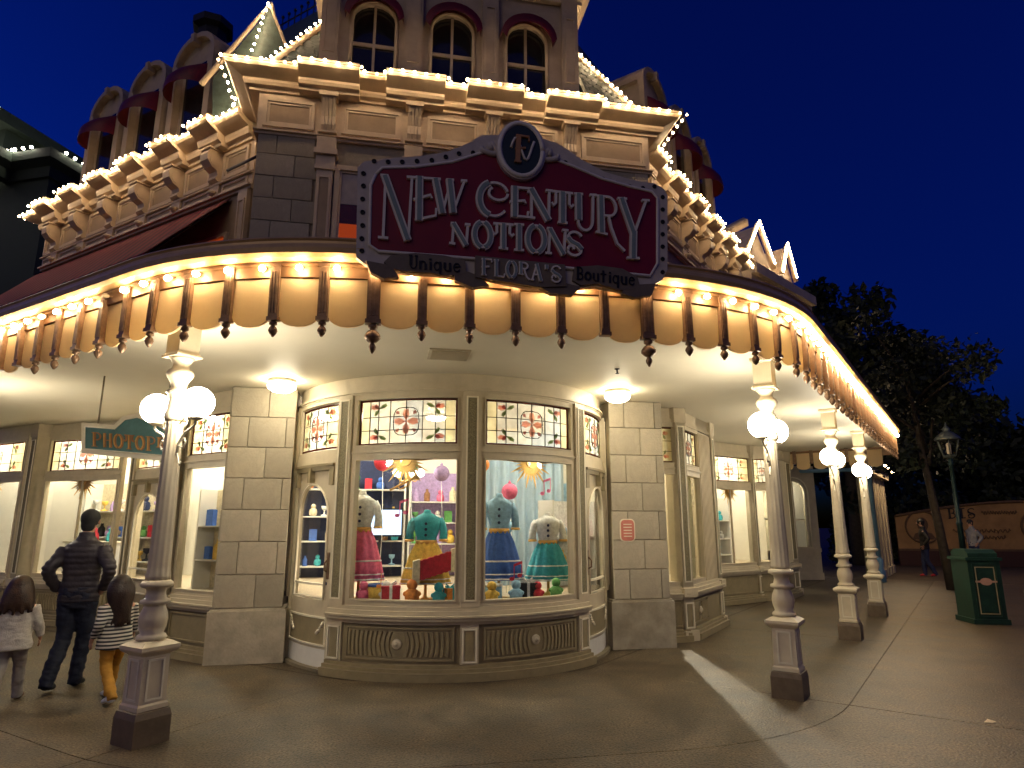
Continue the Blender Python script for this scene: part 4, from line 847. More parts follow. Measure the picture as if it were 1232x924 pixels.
# iron cresting and a dark finial on the roof
b = MB(); p0, p1 = Vector(uL(LLn - 3.3, -1.3, 11.0)), Vector(uL(LLn + .8, -1.3, 11.0)); 
for h in (.05, .28): b.tube([tuple(p0 + Vector((0, 0, h))), tuple(p1 + Vector((0, 0, h)))], .018, 4)
for k in range(24): q = p0.lerp(p1, k / 23); b.tube([tuple(q), tuple(q + Vector((0, 0, .42)))], .012, 4); b.sph(tuple(q + Vector((0, 0, .44))), .035, 6, 4)
b.build('roof_cresting', 'dark', shop)
b = MB(); x, y, z = uL(LLn - 3.0, -.9, 11.0); b.lathe([(.35, -.2), (.35, .15), (.28, .2), (.28, .5), (.4, .55), (.4, .7), (.1, .8)], (x, y, z), 8, smooth=False); b.build('chimney', 'dark', shop)
# ---------------------------------------------------------------- lettering: stroke letters with serifs, pale with a dark inline
def circ(cx, cy, rx, ry, a0, a1, n=14): return [(cx + rx * math.cos(R(a0 + (a1 - a0) * i / n)), cy + ry * math.sin(R(a0 + (a1 - a0) * i / n))) for i in range(n + 1)]
T_, t_n = 1, 0
G = {  # unit box; (points, thick?)
 'N': [([(.14, .02), (.14, .98)], 0), ([(.12, .97), (.86, .03)], 1), ([(.88, .02), (.88, .98)], 0), ([(0, .02), (.28, .02)], 0), ([(0, .98), (.2, .98)], 0), ([(.74, .98), (1, .98)], 0)],
 'E': [([(.25, .0), (.25, 1)], 1), ([(.1, .98), (.95, .98), (.97, .84)], 0), ([(.1, .02), (.95, .02), (1, .2)], 0), ([(0, .48), (.8, .56), (.82, .48)], 0)],
 'W': [([(.1, .98), (.34, .03)], 1), ([(.34, .03), (.54, .92)], 0), ([(.5, .98), (.7, .03)], 1), ([(.7, .03), (.93, .98)], 0), ([(0, .98), (.24, .98)], 0), ([(.42, .98), (.62, .98)], 0), ([(.84, .98), (1, .98)], 0)],
 'C': [(circ(.5, .5, .42, .48, 108, 252), 1), (circ(.55, .5, .45, .49, 250, 318), 0), (circ(.58, .68, .4, .31, 110, 15), 0), (circ(.68, .68, .3, .2, 0, -230), 0)],
 'T': [([(.5, .02), (.5, .98)], 1), ([(.05, .98), (.95, .98)], 0), ([(.2, .98), (.2, .62), (.1, .54), (.02, .62)], 0), ([(.8, .98), (.8, .62), (.9, .54), (.98, .62)], 0), ([(.3, .02), (.7, .02)], 0)],
 'U': [([(.2, .98), (.2, .3)], 1), (circ(.5, .28, .33, .26, 180, 360), 0), ([(.83, .28), (.83, .98)], 0), ([(.03, .98), (.38, .98)], 0), ([(.7, .98), (.97, .98)], 0)],
 'R': [([(.22, .3), (.22, .98)], 1), ([(.05, .98), (.5, .98)] + circ(.5, .8, .32, .18, 90, -90), 0), ([(.22, .62), (.5, .62)], 0), ([(.5, .62), (.58, .4), (.75, .12), (.98, .0)], 0), ([(.03, .3), (.42, .27)], 0)],
 'Y': [([(.12, .98), (.52, .42)], 1), ([(.52, .45), (.52, .02)], 1), ([(.9, .98), (.56, .44)], 0), ([(0, .98), (.28, .98)], 0), ([(.78, .98), (1, .98)], 0), ([(.3, .02), (.74, .02)], 0)],
 'O': [(circ(.5, .5, .38, .47, 105, 255), 1), (circ(.5, .5, .38, .47, -75, 75), 1), (circ(.5, .5, .38, .47, 70, 110), 0), (circ(.5, .5, .38, .47, 250, 290), 0)],
 'I': [([(.5, .02), (.5, .98)], 1), ([(.1, .98), (.9, .98)], 0), ([(.1, .02), (.9, .02)], 0)],
 'S': [(circ(.52, .74, .38, .24, 25, 190, 12), 0), ([(.15, .70), (.3, .57), (.68, .45), (.86, .3)], 1), (circ(.48, .26, .38, .24, 15, -160, 12), 0), (circ(.3, .28, .16, .12, 200, 0, 8), 0)],
 'F': [([(.28, .0), (.28, 1)], 1), ([(.1, .98), (.95, .98), (.97, .82)], 0), ([(.1, .5), (.75, .54)], 0), ([(.08, .02), (.5, .02)], 0)],
 'L': [([(.28, .0), (.28, 1)], 1), ([(.08, .98), (.48, .98)], 0), ([(.1, .02), (.95, .02), (1, .2)], 0)],
 'A': [([(.12, .02), (.5, .98)], 0), ([(.5, .98), (.86, .02)], 1), ([(.25, .34), (.74, .34)], 0), ([(0, .02), (.26, .02)], 0), ([(.7, .02), (1, .02)], 0)],
 "'": [([(.5, .98), (.5, .75)], 1)],
 'P': [([(.25, .02), (.25, .98)], 1), ([(.05, .98), (.5, .98)] + circ(.5, .73, .36, .25, 90, -90) + [(.25, .48)], 0), ([(.05, .02), (.48, .02)], 0)],
 'H': [([(.2, .02), (.2, .98)], 1), ([(.8, .02), (.8, .98)], 1), ([(.2, .5), (.8, .52)], 0)],
 'B': [([(.22, .02), (.22, .98)], 1), (circ(.45, .74, .34, .24, 90, -90), 0), (circ(.45, .26, .42, .25, 90, -90), 0), ([(.05, .98), (.45, .98)], 0), ([(.05, .02), (.45, .02)], 0)],
 'i': [([(.5, .02), (.5, .6)], 1), ([(.5, .78), (.5, .84)], 1)], 'n': [([(.2, .02), (.2, .62)], 1), (circ(.5, .42, .3, .2, 180, 0), 0), ([(.8, .42), (.8, .02)], 1)],
 'q': [(circ(.42, .34, .32, .3, 0, 360), 0), ([(.78, .64), (.78, -.3)], 1)], 'u': [([(.2, .62), (.2, .25)], 1), (circ(.5, .25, .3, .22, 180, 360), 0), ([(.8, .62), (.8, .02)], 1)],
 'e': [(circ(.5, .34, .36, .3, 20, 330), 0), ([(.16, .36), (.84, .42)], 0)], 'o': [(circ(.5, .34, .36, .3, 0, 360), 1)], 't': [([(.45, .02), (.45, .9)], 1), ([(.1, .64), (.85, .64)], 0)],
}
def ribbon(b, mp, pts, w, d0, d1):
    n = len(pts); P = [Vector(p) for p in pts]; L_, R_ = [], []
    for i in range(n):
        t = (P[min(i + 1, n - 1)] - P[max(i - 1, 0)]); t = t.normalized() if t.length > 1e-6 else Vector((1, 0)); q = Vector((-t.y, t.x)) * w / 2
        e = t * (w * .12) * (-1 if i == 0 else 1 if i == n - 1 else 0); L_.append(P[i] + q + e); R_.append(P[i] - q + e)
    vs = []
    for l, r in zip(L_, R_): vs += [mp(l.x, d1, l.y), mp(r.x, d1, r.y), mp(r.x, d0, r.y), mp(l.x, d0, l.y)]
    fs = [(0, 1, 2, 3), tuple(4 * (n - 1) + k for k in (3, 2, 1, 0))]
    for i in range(n - 1):
        for k in range(4): fs.append((4 * i + k, 4 * i + 4 + k, 4 * i + 4 + (k + 1) % 4, 4 * i + (k + 1) % 4))
    b.add(vs, fs)
def glyph(parent, mp, ch, quad, tw, nw, d0=.0, h=.022, m='letter', mi='letterd', name='letter'):
    (ax, az), (bx_, bz), (cx, cz), (dx, dz) = quad    # TL TR BL BR
    def q(x, y):
        tx, tz = ax + (bx_ - ax) * x, az + (bz - az) * x; lx, lz = cx + (dx - cx) * x, cz + (dz - cz) * x
        return (lx + (tx - lx) * y, lz + (tz - lz) * y)
    b, b2 = MB(), MB(); k_ = 0
    for pts, th in G[ch]:
        P = [q(x, y) for x, y in pts]
        if len(P) == 2 : P = [P[0], ((P[0][0] + P[1][0]) / 2, (P[0][1] + P[1][1]) / 2), P[1]]
        k_ += 1; ribbon(b, mp, P, tw if th else nw, d0, d0 + h + .0007 * k_)
        if th and mi: ribbon(b2, mp, P, tw * .52, d0 + h, d0 + h + .007 + .0007 * k_)
    o = b.build(name, m, parent)
    if mi and b2.v: b2.build('letter_inline', mi, o)
    return o
# pixel of the photograph -> point on an upright plane
def ray(x, y): a, e = (x - 616) / 780, (462 - y) / 780; th = R(12.15); return Vector((a, math.cos(th) - e * math.sin(th), math.sin(th) + e * math.cos(th)))
def onplane(mp, x, y, off=0):
    d = ray(x, y); n = Vector((*mp.nn, 0)); p = Vector((*mp.p, 0)) + n * off; t = p.dot(n) / d.dot(n); w = d * t
    return ((w.x - mp.p[0]) * mp.u[0] + (w.y - mp.p[1]) * mp.u[1], w.z + 1.63)
SG = Flat((.03 - CP * 0, 5.13), (.03 + CP, 5.13 + SP))
SG.p = (.03 + SP * .16, 5.13 - CP * .16)
def sq(*pp): return [onplane(SG, x, y, .05) for x, y in pp]
sgn = thing('shop_sign', 'large maroon shop sign reading NEW CENTURY NOTIONS with grey scalloped border above the canopy', 'sign', SG(0, 0, 3.6))
outer = sq((430, 197), (438, 190), (470, 186), (505, 184), (540, 178), (565, 168), (580, 158), (598, 158), (627, 162), (655, 163), (672, 168), (688, 178), (705, 190), (730, 203), (760, 212), (790, 217), (802, 224), (806, 232), (806, 322), (800, 334), (785, 342), (760, 350), (720, 342), (690, 345), (640, 344), (590, 334), (560, 333), (520, 327), (490, 326), (462, 320), (438, 314), (428, 306))
b = MB(); b.prism(SG, outer, -.06, .0); b.build('backboard', 'signgrey', sgn)
inner = sq((452, 207), (460, 199), (500, 198), (545, 192), (580, 181), (600, 178), (655, 184), (690, 197), (725, 212), (760, 222), (786, 228), (793, 236), (793, 315), (784, 330), (690, 321), (570, 309), (455, 300), (444, 292), (446, 220))
b = MB(); b.prism(SG, inner, 0, .012); b.build('maroon_field', 'maroon', sgn)
b = MB(); ring = inner + [inner[0]]; b.tube([SG(x, .012, z) for x, z in ring], .014, 6); b.build('field_moulding', 'letter', sgn)
# empty lamp sockets dotted along the border
b = MB(); b.lathe([(.02, 0), (.02, .008), (.012, .01), (.012, .002)], seg=8, M4=Matrix.Rotation(PI / 2, 4, 'X')); sk_me = b.mesh('socket', M['dark'])
brd = [(437, 205), (437, 220), (436, 236), (436, 252), (436, 268), (435, 284), (435, 299), (450, 190), (467, 191), (484, 191), (502, 190), (520, 189), (537, 185), (553, 181), (570, 180), (585, 178), (668, 188), (682, 192), (697, 200), (712, 206), (728, 212), (744, 217), (760, 221), (776, 223), (790, 221), (800, 234), (800, 249), (800, 264), (800, 279), (800, 294), (800, 309), (800, 325)]
for x, y in brd: s, z = onplane(SG, x, y, .05); inst('socket', sk_me, sgn, SG(s, .0, z), SG.ang)
ov = onplane(SG, 627, 180, .05)
def oval(rx, rz, n_=28): return [(ov[0] + rx * math.cos(2 * PI * k / n_), ov[1] + rz * math.sin(2 * PI * k / n_)) for k in range(n_)]
b = MB(); b.prism(SG, oval(.215, .275), -.02, .05); b.build('oval_frame', 'signgrey', sgn)
b = MB(); b.tube([SG(x, .05, z) for x, z in oval(.185, .245) + oval(.185, .245)[:1]], .022, 6); b.build('oval_rim', 'letter', sgn)
b = MB(); b.prism(SG, oval(.165, .225), .05, .056); b.build('oval_field', mat('oval_blue', (.03, .045, .05), .4), sgn)
for dx in (-1, 1):
    b = MB(); pts = [SG(ov[0] + dx * (.25 + .09 * k / 12 * math.cos(k * .55)), .02, ov[1] - .02 + .08 * (1 - k / 14) * math.sin(k * .55)) for k in range(14)]; b.tube(pts, .026, 6); b.build('scroll', 'signgrey', sgn)
glyph(sgn, SG, 'F', [(ov[0] - .06, ov[1] + .12), (ov[0] + .07, ov[1] + .12), (ov[0] - .07, ov[1] - .13), (ov[0] + .06, ov[1] - .13)], .04, .016, .056, .02, 'copper', None)
b = MB(); b.tube([SG(ov[0] - .09 + .2 * k / 12, .062, ov[1] + .1 * math.sin(k * .6)) for k in range(13)], .012, 5); b.build('monogram_flourish', 'letter', sgn)
LET = [('N', (458, 208), (501, 211), (455, 286), (496, 290)), ('E', (499, 211), (522, 213), (497, 265), (526, 259)), ('W', (520, 213), (562, 216), (520, 257), (556, 255)),
       ('C', (574, 216), (612, 220), (574, 258), (612, 260)), ('E', (614, 223), (637, 225), (614, 259), (636, 261)), ('N', (636, 225), (665, 228), (636, 261), (664, 265)), ('T', (664, 228), (691, 231), (664, 266), (691, 269)), ('U', (691, 231), (719, 233), (692, 276), (718, 278)), ('R', (717, 233), (746, 236), (717, 297), (753, 301)), ('Y', (744, 236), (782, 239), (746, 310), (778, 312)),
       ('N', (543, 267), (566, 269), (541, 292), (564, 295)), ('O', (568, 264), (594, 267), (568, 296), (594, 299)), ('T', (593, 267), (619, 269), (593, 297), (619, 300)), ('I', (618, 268), (632, 269), (618, 300), (632, 301)), ('O', (632, 268), (659, 271), (632, 303), (659, 304)), ('N', (659, 273), (684, 276), (657, 304), (682, 306)), ('S', (681, 276), (703, 279), (681, 306), (703, 308))]
for ch, *qd in LET: glyph(sgn, SG, ch, sq(*qd), .062 if qd[0][1] < 262 else .05, .021, .012, .026)
# brown ribbons with the smaller words
rbm = dict(u=[(470, 306), (500, 303), (535, 306), (560, 312), (562, 328), (535, 331), (520, 327), (490, 325), (470, 322), (462, 314)], f=[(572, 307), (680, 318), (682, 344), (650, 345), (590, 336), (572, 333)], q=[(692, 320), (720, 318), (750, 322), (768, 332), (772, 346), (745, 348), (720, 340), (700, 342), (690, 336)])
for k_, pp in rbm.items():
    b = MB(); b.prism(SG, sq(*pp), .0, .045 if k_ == 'f' else .03); b.build('ribbon', 'signbrown', sgn)
for pp in ([(440, 312), (472, 318), (480, 332), (462, 334), (446, 326)], [(545, 318), (575, 330), (590, 342), (570, 345), (548, 336)], [(676, 338), (700, 344), (690, 354), (664, 352), (650, 344)], [(752, 342), (790, 340), (786, 354), (765, 357), (750, 352)]):
    b = MB(); b.prism(SG, sq(*pp), -.03, .028); b.build('ribbon_curl', 'signbrown', sgn)
def word(parent, mp, txt, x0, y0, x1, y1, hgt, tw, nw, d0, m, mi, pxq, h=.016, dh=0):
    n_ = len(txt)
    wts = [.55 if c in "Ii'" else 1 for c in txt]; tot = sum(wts); x = 0
    for c, w_ in zip(txt, wts):
        a, e = x / tot, (x + w_ * .92) / tot; x += w_; L_ = lambda f: (x0 + (x1 - x0) * f, y0 + (y1 - y0) * f)
        (pa, qa), (pb, qb) = L_(a), L_(e); glyph(parent, mp, c, pxq((pa, qa - hgt), (pb, qb - hgt), (pa, qa), (pb, qb)), tw, nw, d0, h, m, mi)
word(sgn, SG, "FLORA'S", 578, 331, 677, 341, 20, .03, .013, .045, 'letter', 'letterd', sq)
word(sgn, SG, 'Unique', 492, 322, 556, 327, 16, .018, .009, .03, 'dark', None, sq, .01)
word(sgn, SG, 'Boutique', 694, 335, 766, 343, 15, .016, .008, .03, 'dark', None, sq, .01)
# stays that hold the sign to the canopy
for s in (-1.0, 0, 1.0): b = MB(); b.tube([SG(s, -.06, 4.2), SG(s, -.9, 4.0)], .02, 6); b.tube([SG(s, -.06, 3.62), SG(s, -.16, 3.62)], .02, 6); b.build('stay', 'dark', sgn)

# ---------------------------------------------------------------- hanging sign on the left
HS = Flat((-5.13, 7.62), (-3.95, 7.42)); hq = lambda *pp: [onplane(HS, x, y, .03) for x, y in pp]
hs = thing('hanging_sign', 'teal hanging sign reading PHOTOPR with cream border under the canopy', 'sign', HS(.5, 0, 2.5))
o1 = hq((97, 508), (136, 511), (148, 500), (165, 497), (185, 503), (212, 517), (212, 556), (97, 545)); o2 = hq((102, 513), (138, 516), (150, 505), (165, 502), (182, 508), (208, 522), (208, 549), (102, 540))
b = MB(); b.prism(HS, o1, -.03, .02); b.build('board', 'pale', hs); b = MB(); b.prism(HS, o2, .02, .026); b.build('teal_field', 'teal', hs)
b = MB(); b.tube([HS(x, .026, z) for x, z in o2 + o2[:1]], .008, 5); b.build('moulding', 'pale', hs)
word(hs, HS, 'PHOTOPR', 111, 537, 202, 544, 17, .024, .011, .026, 'copper', 'gold', hq, .018)
rx, rz = onplane(HS, 118, 511, 0); b = MB(); b.tube([HS(rx, 0, rz), HS(rx, 0, 3.36)], .01, 6); b.build('hanging_rod', 'plinth', hs); rx, rz = onplane(HS, 200, 512, 0); b = MB(); b.tube([HS(rx, 0, rz), HS(rx, 0, 3.36)], .01, 6); b.build('hanging_rod', 'plinth', hs)
# red plaque on the right pier
pq = lambda x, y: onplane(FRONT, x, y, .05); c_ = pq(755, 638); pk = mat('plaque_pink', (.62, .20, .15), .5); 
pl = thing('wall_plaque', 'small pinkish red plaque with rounded ends on the stone pier right of the bay', 'plaque', FRONT(c_[0], .04, c_[1]))
def rr2(w, h, r): return [(c_[0] + sx * (w - r) + r * math.cos(a), c_[1] + sz * (h - r) + r * math.sin(a)) for sx, sz, a0 in ((1, 1, 0), (-1, 1, PI / 2), (-1, -1, PI), (1, -1, 1.5 * PI)) for a in (a0, a0 + PI / 6, a0 + PI / 3, a0 + PI / 2)]
b = MB(); b.prism(FRONT, rr2(.11, .155, .06), .036, .052); b.build('plate', 'pale', pl); b = MB(); b.prism(FRONT, rr2(.095, .14, .05), .052, .056); b.build('field', pk, pl)
b = MB()
for k in range(5): b.mbox(FRONT, c_[0] - .06, c_[0] + .06, .056, .058, c_[1] + .08 - k * .04 - .006, c_[1] + .08 - k * .04 + .006)
b.build('engraved_lines', 'pale', pl)
# ---------------------------------------------------------------- goods in the windows
PAL = dict(pink=(.80, .16, .30), yellow=(.85, .55, .10), teal=(.05, .40, .48), blue=(.06, .15, .50), red=(.55, .03, .05), navy=(.02, .03, .09), lilac=(.45, .32, .60), white=(.8, .8, .78), brown=(.28, .13, .06), green=(.12, .35, .10), sky=(.30, .52, .72), orange=(.80, .28, .05), black=(.02, .02, .02), cream=(.75, .65, .45))
CM = {k: mat('cloth_' + k, c, .65, var=.22, scale=24, bump=.3, bscale=90) for k, c in PAL.items()}
def gift_box(x, y, z, s, c1, c2, rz, lb):
    t = thing('gift_box', lb, 'box', (x, y, z))
    b = MB(); b.box((x, y, z + s * .4), (s, s, s * .8), rz); b.build('box', CM[c1], t); b = MB(); b.box((x, y, z + s * .86), (s * 1.07, s * 1.07, s * .14), rz); b.build('lid', CM[c1], t)
    b = MB(); b.box((x, y, z + s * .48), (s * .16, s * 1.09, s * .97), rz); b.box((x, y, z + s * .481), (s * 1.085, s * .16, s * .972), rz); b.tube([(x, y, z + s * .95), (x - .3 * s, y, z + 1.2 * s), (x - .35 * s, y, z + 1.05 * s), (x, y, z + .95 * s)], s * .05, 5); b.tube([(x, y, z + s * .95), (x + .3 * s, y, z + 1.2 * s), (x + .35 * s, y, z + 1.05 * s), (x, y, z + .95 * s)], s * .05, 5); b.build('ribbon', CM[c2], t)
def dress_form(x, y, z, c1, c2, rz, lb, h=1.0):
    t = thing('dress_form', lb, 'mannequin', (x, y, z)); el = Matrix.Rotation(rz, 4, 'Z') @ Matrix.Diagonal((1, .62, 1, 1))
    b = MB(); b.lathe([(.16, 0), (.16, .015), (.03, .03), (.018, .06), (.018, .6 * h)], (x, y, z), 14); b.build('stand', 'gold', t)
    b = MB(); b.lathe([(.12, .78 * h), (.115, .86 * h), (.15, .98 * h), (.17, 1.07 * h), (.16, 1.14 * h), (.07, 1.2 * h), (.045, 1.22 * h), (.04, 1.25 * h), (.02, 1.26 * h)], (x, y, z), 18, M4=el); b.build('torso', CM[c1], t)
    b = MB(); b.lathe([(.31, .22 * h), (.27, .4 * h), (.19, .66 * h), (.125, .8 * h)], (x, y, z), 48, flute=.16, nf=12, M4=el); b.build('skirt', CM[c2], t)
    b = MB(); b.lathe([(.125, .77 * h), (.128, .80 * h), (.125, .83 * h)], (x, y, z), 18, M4=el); b.build('sash', 'gold', t)
    b = MB()
    for k in range(3): b.sph((x + .0, y - .1, z + (.9 + .08 * k) * h), .018, 8, 5)
    b.build('button', CM['navy'], t)
    for sg in (-1, 1):
        b = MB(); sx, sy = x + sg * .145 * math.cos(rz), y + sg * .145 * math.sin(rz); ex, ey = x + sg * .2 * math.cos(rz), y + sg * .2 * math.sin(rz)
        b.tube([(sx, sy, z + 1.13 * h), ((sx + ex) / 2, (sy + ey) / 2, z + 1.06 * h), (ex, ey, z + .95 * h), (ex, ey - .02, z + .82 * h)], [.04, .05, .045, .05], 10); b.build('sleeve', CM[c1], t)
        b = MB(); b.lathe([(.05, -.01), (.058, 0), (.05, .02)], (ex, ey - .02, z + .82 * h), 12); b.build('cuff', 'gold', t)
    for zz, r_ in ((.235, .312), (.29, .298), (.44, .262)): b = MB(); b.lathe([(r_ * .97, (zz - .012) * h), (r_ * 1.015, zz * h), (r_ * .97, (zz + .012) * h)], (x, y, z), 48, flute=.16, nf=12, M4=el); b.build('lace_band', CM['white'], t)
def ball_toy(x, y, z, r, c, lb):
    b = MB(); b.sph((x, y, z + r), r, 16, 10); b.lathe([(r * .12, 0), (r * .2, .02), (.004, .05)], (x, y, z + 2 * r - .01), 8); tag(b.build('balloon', CM[c], None, (x, y, z)), lb, 'balloon')
def shelf_unit(mp, s0, s1, d, zs, name_lb, goods, backcol='white', depth=.3):
    x, y, _ = mp((s0 + s1) / 2, d, 0); t = thing('shelf_unit', name_lb, 'shelf', (x, y, .6))
    for z in zs: b = MB(); b.mbox(mp, s0, s1, d, d + depth, z - .02, z); b.build('shelf', 'white', t)
    for s in (s0, s1 - .03): b = MB(); b.mbox(mp, s, s + .03, d - .01, d + depth + .01, .6, zs[-1] + .5, 1); b.build('side_panel', 'white', t)
    b = MB(); b.mbox(mp, s0, s1, d - .02, d, .6, zs[-1] + .5); b.build('back_panel', CM[backcol], t)
    rr = random.Random(int(s0 * 31 + d * 17)); keys = list(PAL)
    for zi, z in enumerate(zs):
        tier = ['lowest', 'second', 'third', 'top'][zi]; s = s0 + .12
        while s < s1 - .1:
            c = rr.choice(keys); k = rr.randrange(4); w = rr.uniform(.05, .09); px, py, _ = mp(s, d + depth * .5, 0); nm = {'white': 'white', 'sky': 'sky blue', 'teal': 'teal'}.get(c, c)
            b = MB()
            if k == 0: b.lathe([(w * .7, 0), (w * .75, .02), (w * .75, w * 2), (w * .35, w * 2.5), (w * .3, w * 3), (w * .34, w * 3.1)], (px, py, z), 12); o = b.build('jar', CM[c], None, (px, py, z)); tag(o, f'{nm} jar on the {tier} tier of {goods}', 'jar', 'goods on ' + goods)
            elif k == 1: b.box((px, py, z + w * 1.3), (w * 1.7, w * .8, w * 2.6), mp.a(0) + rr.uniform(-.2, .2)); b.box((px, py, z + w * 2.63), (w * 1.2, w * .5, w * .06), mp.a(0)); o = b.build('toy_carton', CM[c], None, (px, py, z)); tag(o, f'{nm} carton on the {tier} tier of {goods}', 'carton', 'goods on ' + goods)
            elif k == 2: b.lathe([(w * .5, 0), (w * .9, w * .3), (w, w), (w * .85, w * 1.6), (w * .5, w * 1.85)], (px, py, z), 14); b.lathe([(w * .3, w * 1.8), (w * .6, w * 2.1), (w * .62, w * 2.5), (w * .35, w * 2.9), (.003, w * 3)], (px, py, z), 12); o = b.build('soft_toy', CM[c], None, (px, py, z)); tag(o, f'{nm} soft toy on the {tier} tier of {goods}', 'soft toy', 'goods on ' + goods)
            else: b.lathe([(w * .8, 0), (w * .85, w * .3), (w * .2, w * .5), (w * .15, w * 1.4), (w * .7, w * 1.8), (w * .8, w * 2.6), (w * .76, w * 2.6), (w * .6, w * 1.85), (.004, w * 1.7)], (px, py, z), 12); o = b.build('goblet', CM[c], None, (px, py, z)); tag(o, f'{nm} goblet on the {tier} tier of {goods}', 'goblet', 'goods on ' + goods)
            s += w * 2.2 + rr.uniform(.02, .1)
# bay: drape and shelves at the back, mannequins and boxes in front
BK = Flat(FW(-3.0, 2.9), FW(3.0, 2.9))
shelf_unit(BK, .5, 2.4, .02, (.95, 1.35, 1.75, 2.2), 'tall white shelf unit of colourful goods at the back of the bay on the left', 'the tall shelf behind the left bay window', 'navy')
shelf_unit(BK, 3.7, 5.4, .02, (.95, 1.4, 1.85), 'white shelf unit of colourful goods at the back of the bay on the right', 'the shelf behind the right bay window', 'sky')
b = MB(); vs = []; n_ = 90
dm_ = Flat(FW(.15, .75), FW(1.75, 1.0))
for i in range(n_ + 1): s = dm_.L * i / n_; dd = .035 * math.sin(i * .75); vs += [dm_(s, dd, .6), dm_(s, dd, 3.0)]
b.add(vs, [(2 * i, 2 * i + 2, 2 * i + 3, 2 * i + 1) for i in range(n_)], True); tag(b.build('drape', 'iblue', None, dm_(.8, 0, .6)), 'pale blue pleated drape hanging behind the right bay window', 'drape')
b = MB(); b.tube([dm_(-.1, 0, 3.02), dm_(1.75, 0, 3.02)], .02, 8); b.sph(dm_(-.1, 0, 3.02), .035); b.sph(dm_(1.75, 0, 3.02), .035); tag(b.build('drape_rail', 'gold', None, dm_(0, 0, 3)), 'gold rail carrying the pale blue drape behind the right bay window', 'rail')
fl = .76
dress_form(*FW(-1.22, -.62), fl, 'white', 'pink', PHI, 'dress form in white bodice and pink skirt behind the left bay window')
dress_form(*FW(-.45, -.78), fl, 'teal', 'yellow', PHI, 'dress form in teal bodice and yellow skirt behind the left bay window', .82)
dress_form(*FW(.42, -.8), fl, 'sky', 'blue', PHI, 'dress form in sky blue bodice and deep blue skirt behind the right bay window', .98)
dress_form(*FW(1.1, -.5), fl, 'white', 'teal', PHI, 'dress form in white bodice and teal skirt behind the right bay window', .8)
gift_box(*FW(-1.5, -.5), fl, .22, 'navy', 'yellow', .4, 'navy gift box with yellow ribbon on the bay window floor'); gift_box(*FW(-.85, -.95), fl, .2, 'red', 'white', .2, 'red gift box with white ribbon on the bay window floor')
gift_box(*FW(-.18, -.98), fl, .16, 'orange', 'teal', .6, 'orange gift box with teal ribbon on the bay window floor'); gift_box(*FW(.75, -.88), fl, .2, 'black', 'white', .1, 'black gift box with white ribbon on the bay window floor'); gift_box(*FW(.2, -.5), fl, .18, 'white', 'pink', .5, 'white gift box with pink ribbon on the bay window floor')
for i, (u, v, z, r_, c) in enumerate(((-1.0, .6, 2.35, .13, 'red'), (-.2, .3, 2.2, .11, 'lilac'), (-.62, .1, 2.3, .09, 'green'), (.3, -.2, 2.3, .09, 'orange'), (.72, .1, 1.95, .11, 'pink'), (.62, -.2, 1.5, .09, 'sky'))):
    x, y = FW(u, v); ball_toy(x, y, z, r_, c, f'{dict(sky="sky blue").get(c, c)} balloon floating inside the rounded bay')
    b = MB(); b.tube([(x, y, fl), (x + .03, y, (fl + z) / 2), (x, y, z)], .004, 4); tag(b.build('balloon_string', CM['white'], None, (x, y, fl)), f'thin string of the {dict(sky="sky blue").get(c, c)} balloon inside the rounded bay', 'string')
shelf_unit(BK, 2.45, 3.65, .02, (.95, 1.3, 1.65, 2.0), 'narrow white shelf unit of goods in the middle behind the bay', 'the narrow middle shelf behind the bay', 'lilac')
x, y, _ = BK(2.0, .5, 0); t = thing('lit_screen', 'pale blue lit screen on a stand deep behind the left bay window', 'screen', (x, y, .6)); b = MB(); b.box((x, y, 1.0), (.06, .06, .8), PHI); b.box((x, y, .62), (.5, .3, .04), PHI); b.build('stand', 'dark', t); b = MB(); b.box((x, y, 1.65), (.72, .05, .46), PHI); b.build('case', 'dark', t); b = MB(); b.box((x + SP * .03, y - CP * .03, 1.65), (.66, .012, .40), PHI); b.build('display', emit('screen_glow', (.45, .65, 1.0), 1.1), t)
def accordion(x, y, z, rz, tl):
    t = thing('accordion', 'dark red accordion with cream ends propped up behind the left bay window', 'accordion', (x, y, z)); ca, sa = math.cos(rz), math.sin(rz)
    P = lambda a, d, h: (x + .8 * (ca * a - sa * d), y + .8 * (sa * a + ca * d), z + .8 * (h + tl * a))
    for k in range(11):
        a = -.2 + .04 * k; b = MB(); w = .1 + (.006 if k % 2 else 0); b.hexa([P(a - .02, -w * .6, -w * 1.3), P(a + .02, -w * .6, -w * 1.3), P(a + .02, w * .6, -w * 1.3), P(a - .02, w * .6, -w * 1.3), P(a - .02, -w * .6, w * 1.3), P(a + .02, -w * .6, w * 1.3), P(a + .02, w * .6, w * 1.3), P(a - .02, w * .6, w * 1.3)]); b.build('bellows_fold', CM['red'], t)
    for a in (-.27, .27): b = MB(); b.hexa([P(a - .05, -.08, -.16), P(a + .05, -.08, -.16), P(a + .05, .08, -.16), P(a - .05, .08, -.16), P(a - .05, -.08, .16), P(a + .05, -.08, .16), P(a + .05, .08, .16), P(a - .05, .08, .16)]); b.build('end_block', CM['cream'], t)
accordion(*FW(-.36, -1.02), 1.16, PHI, .3)
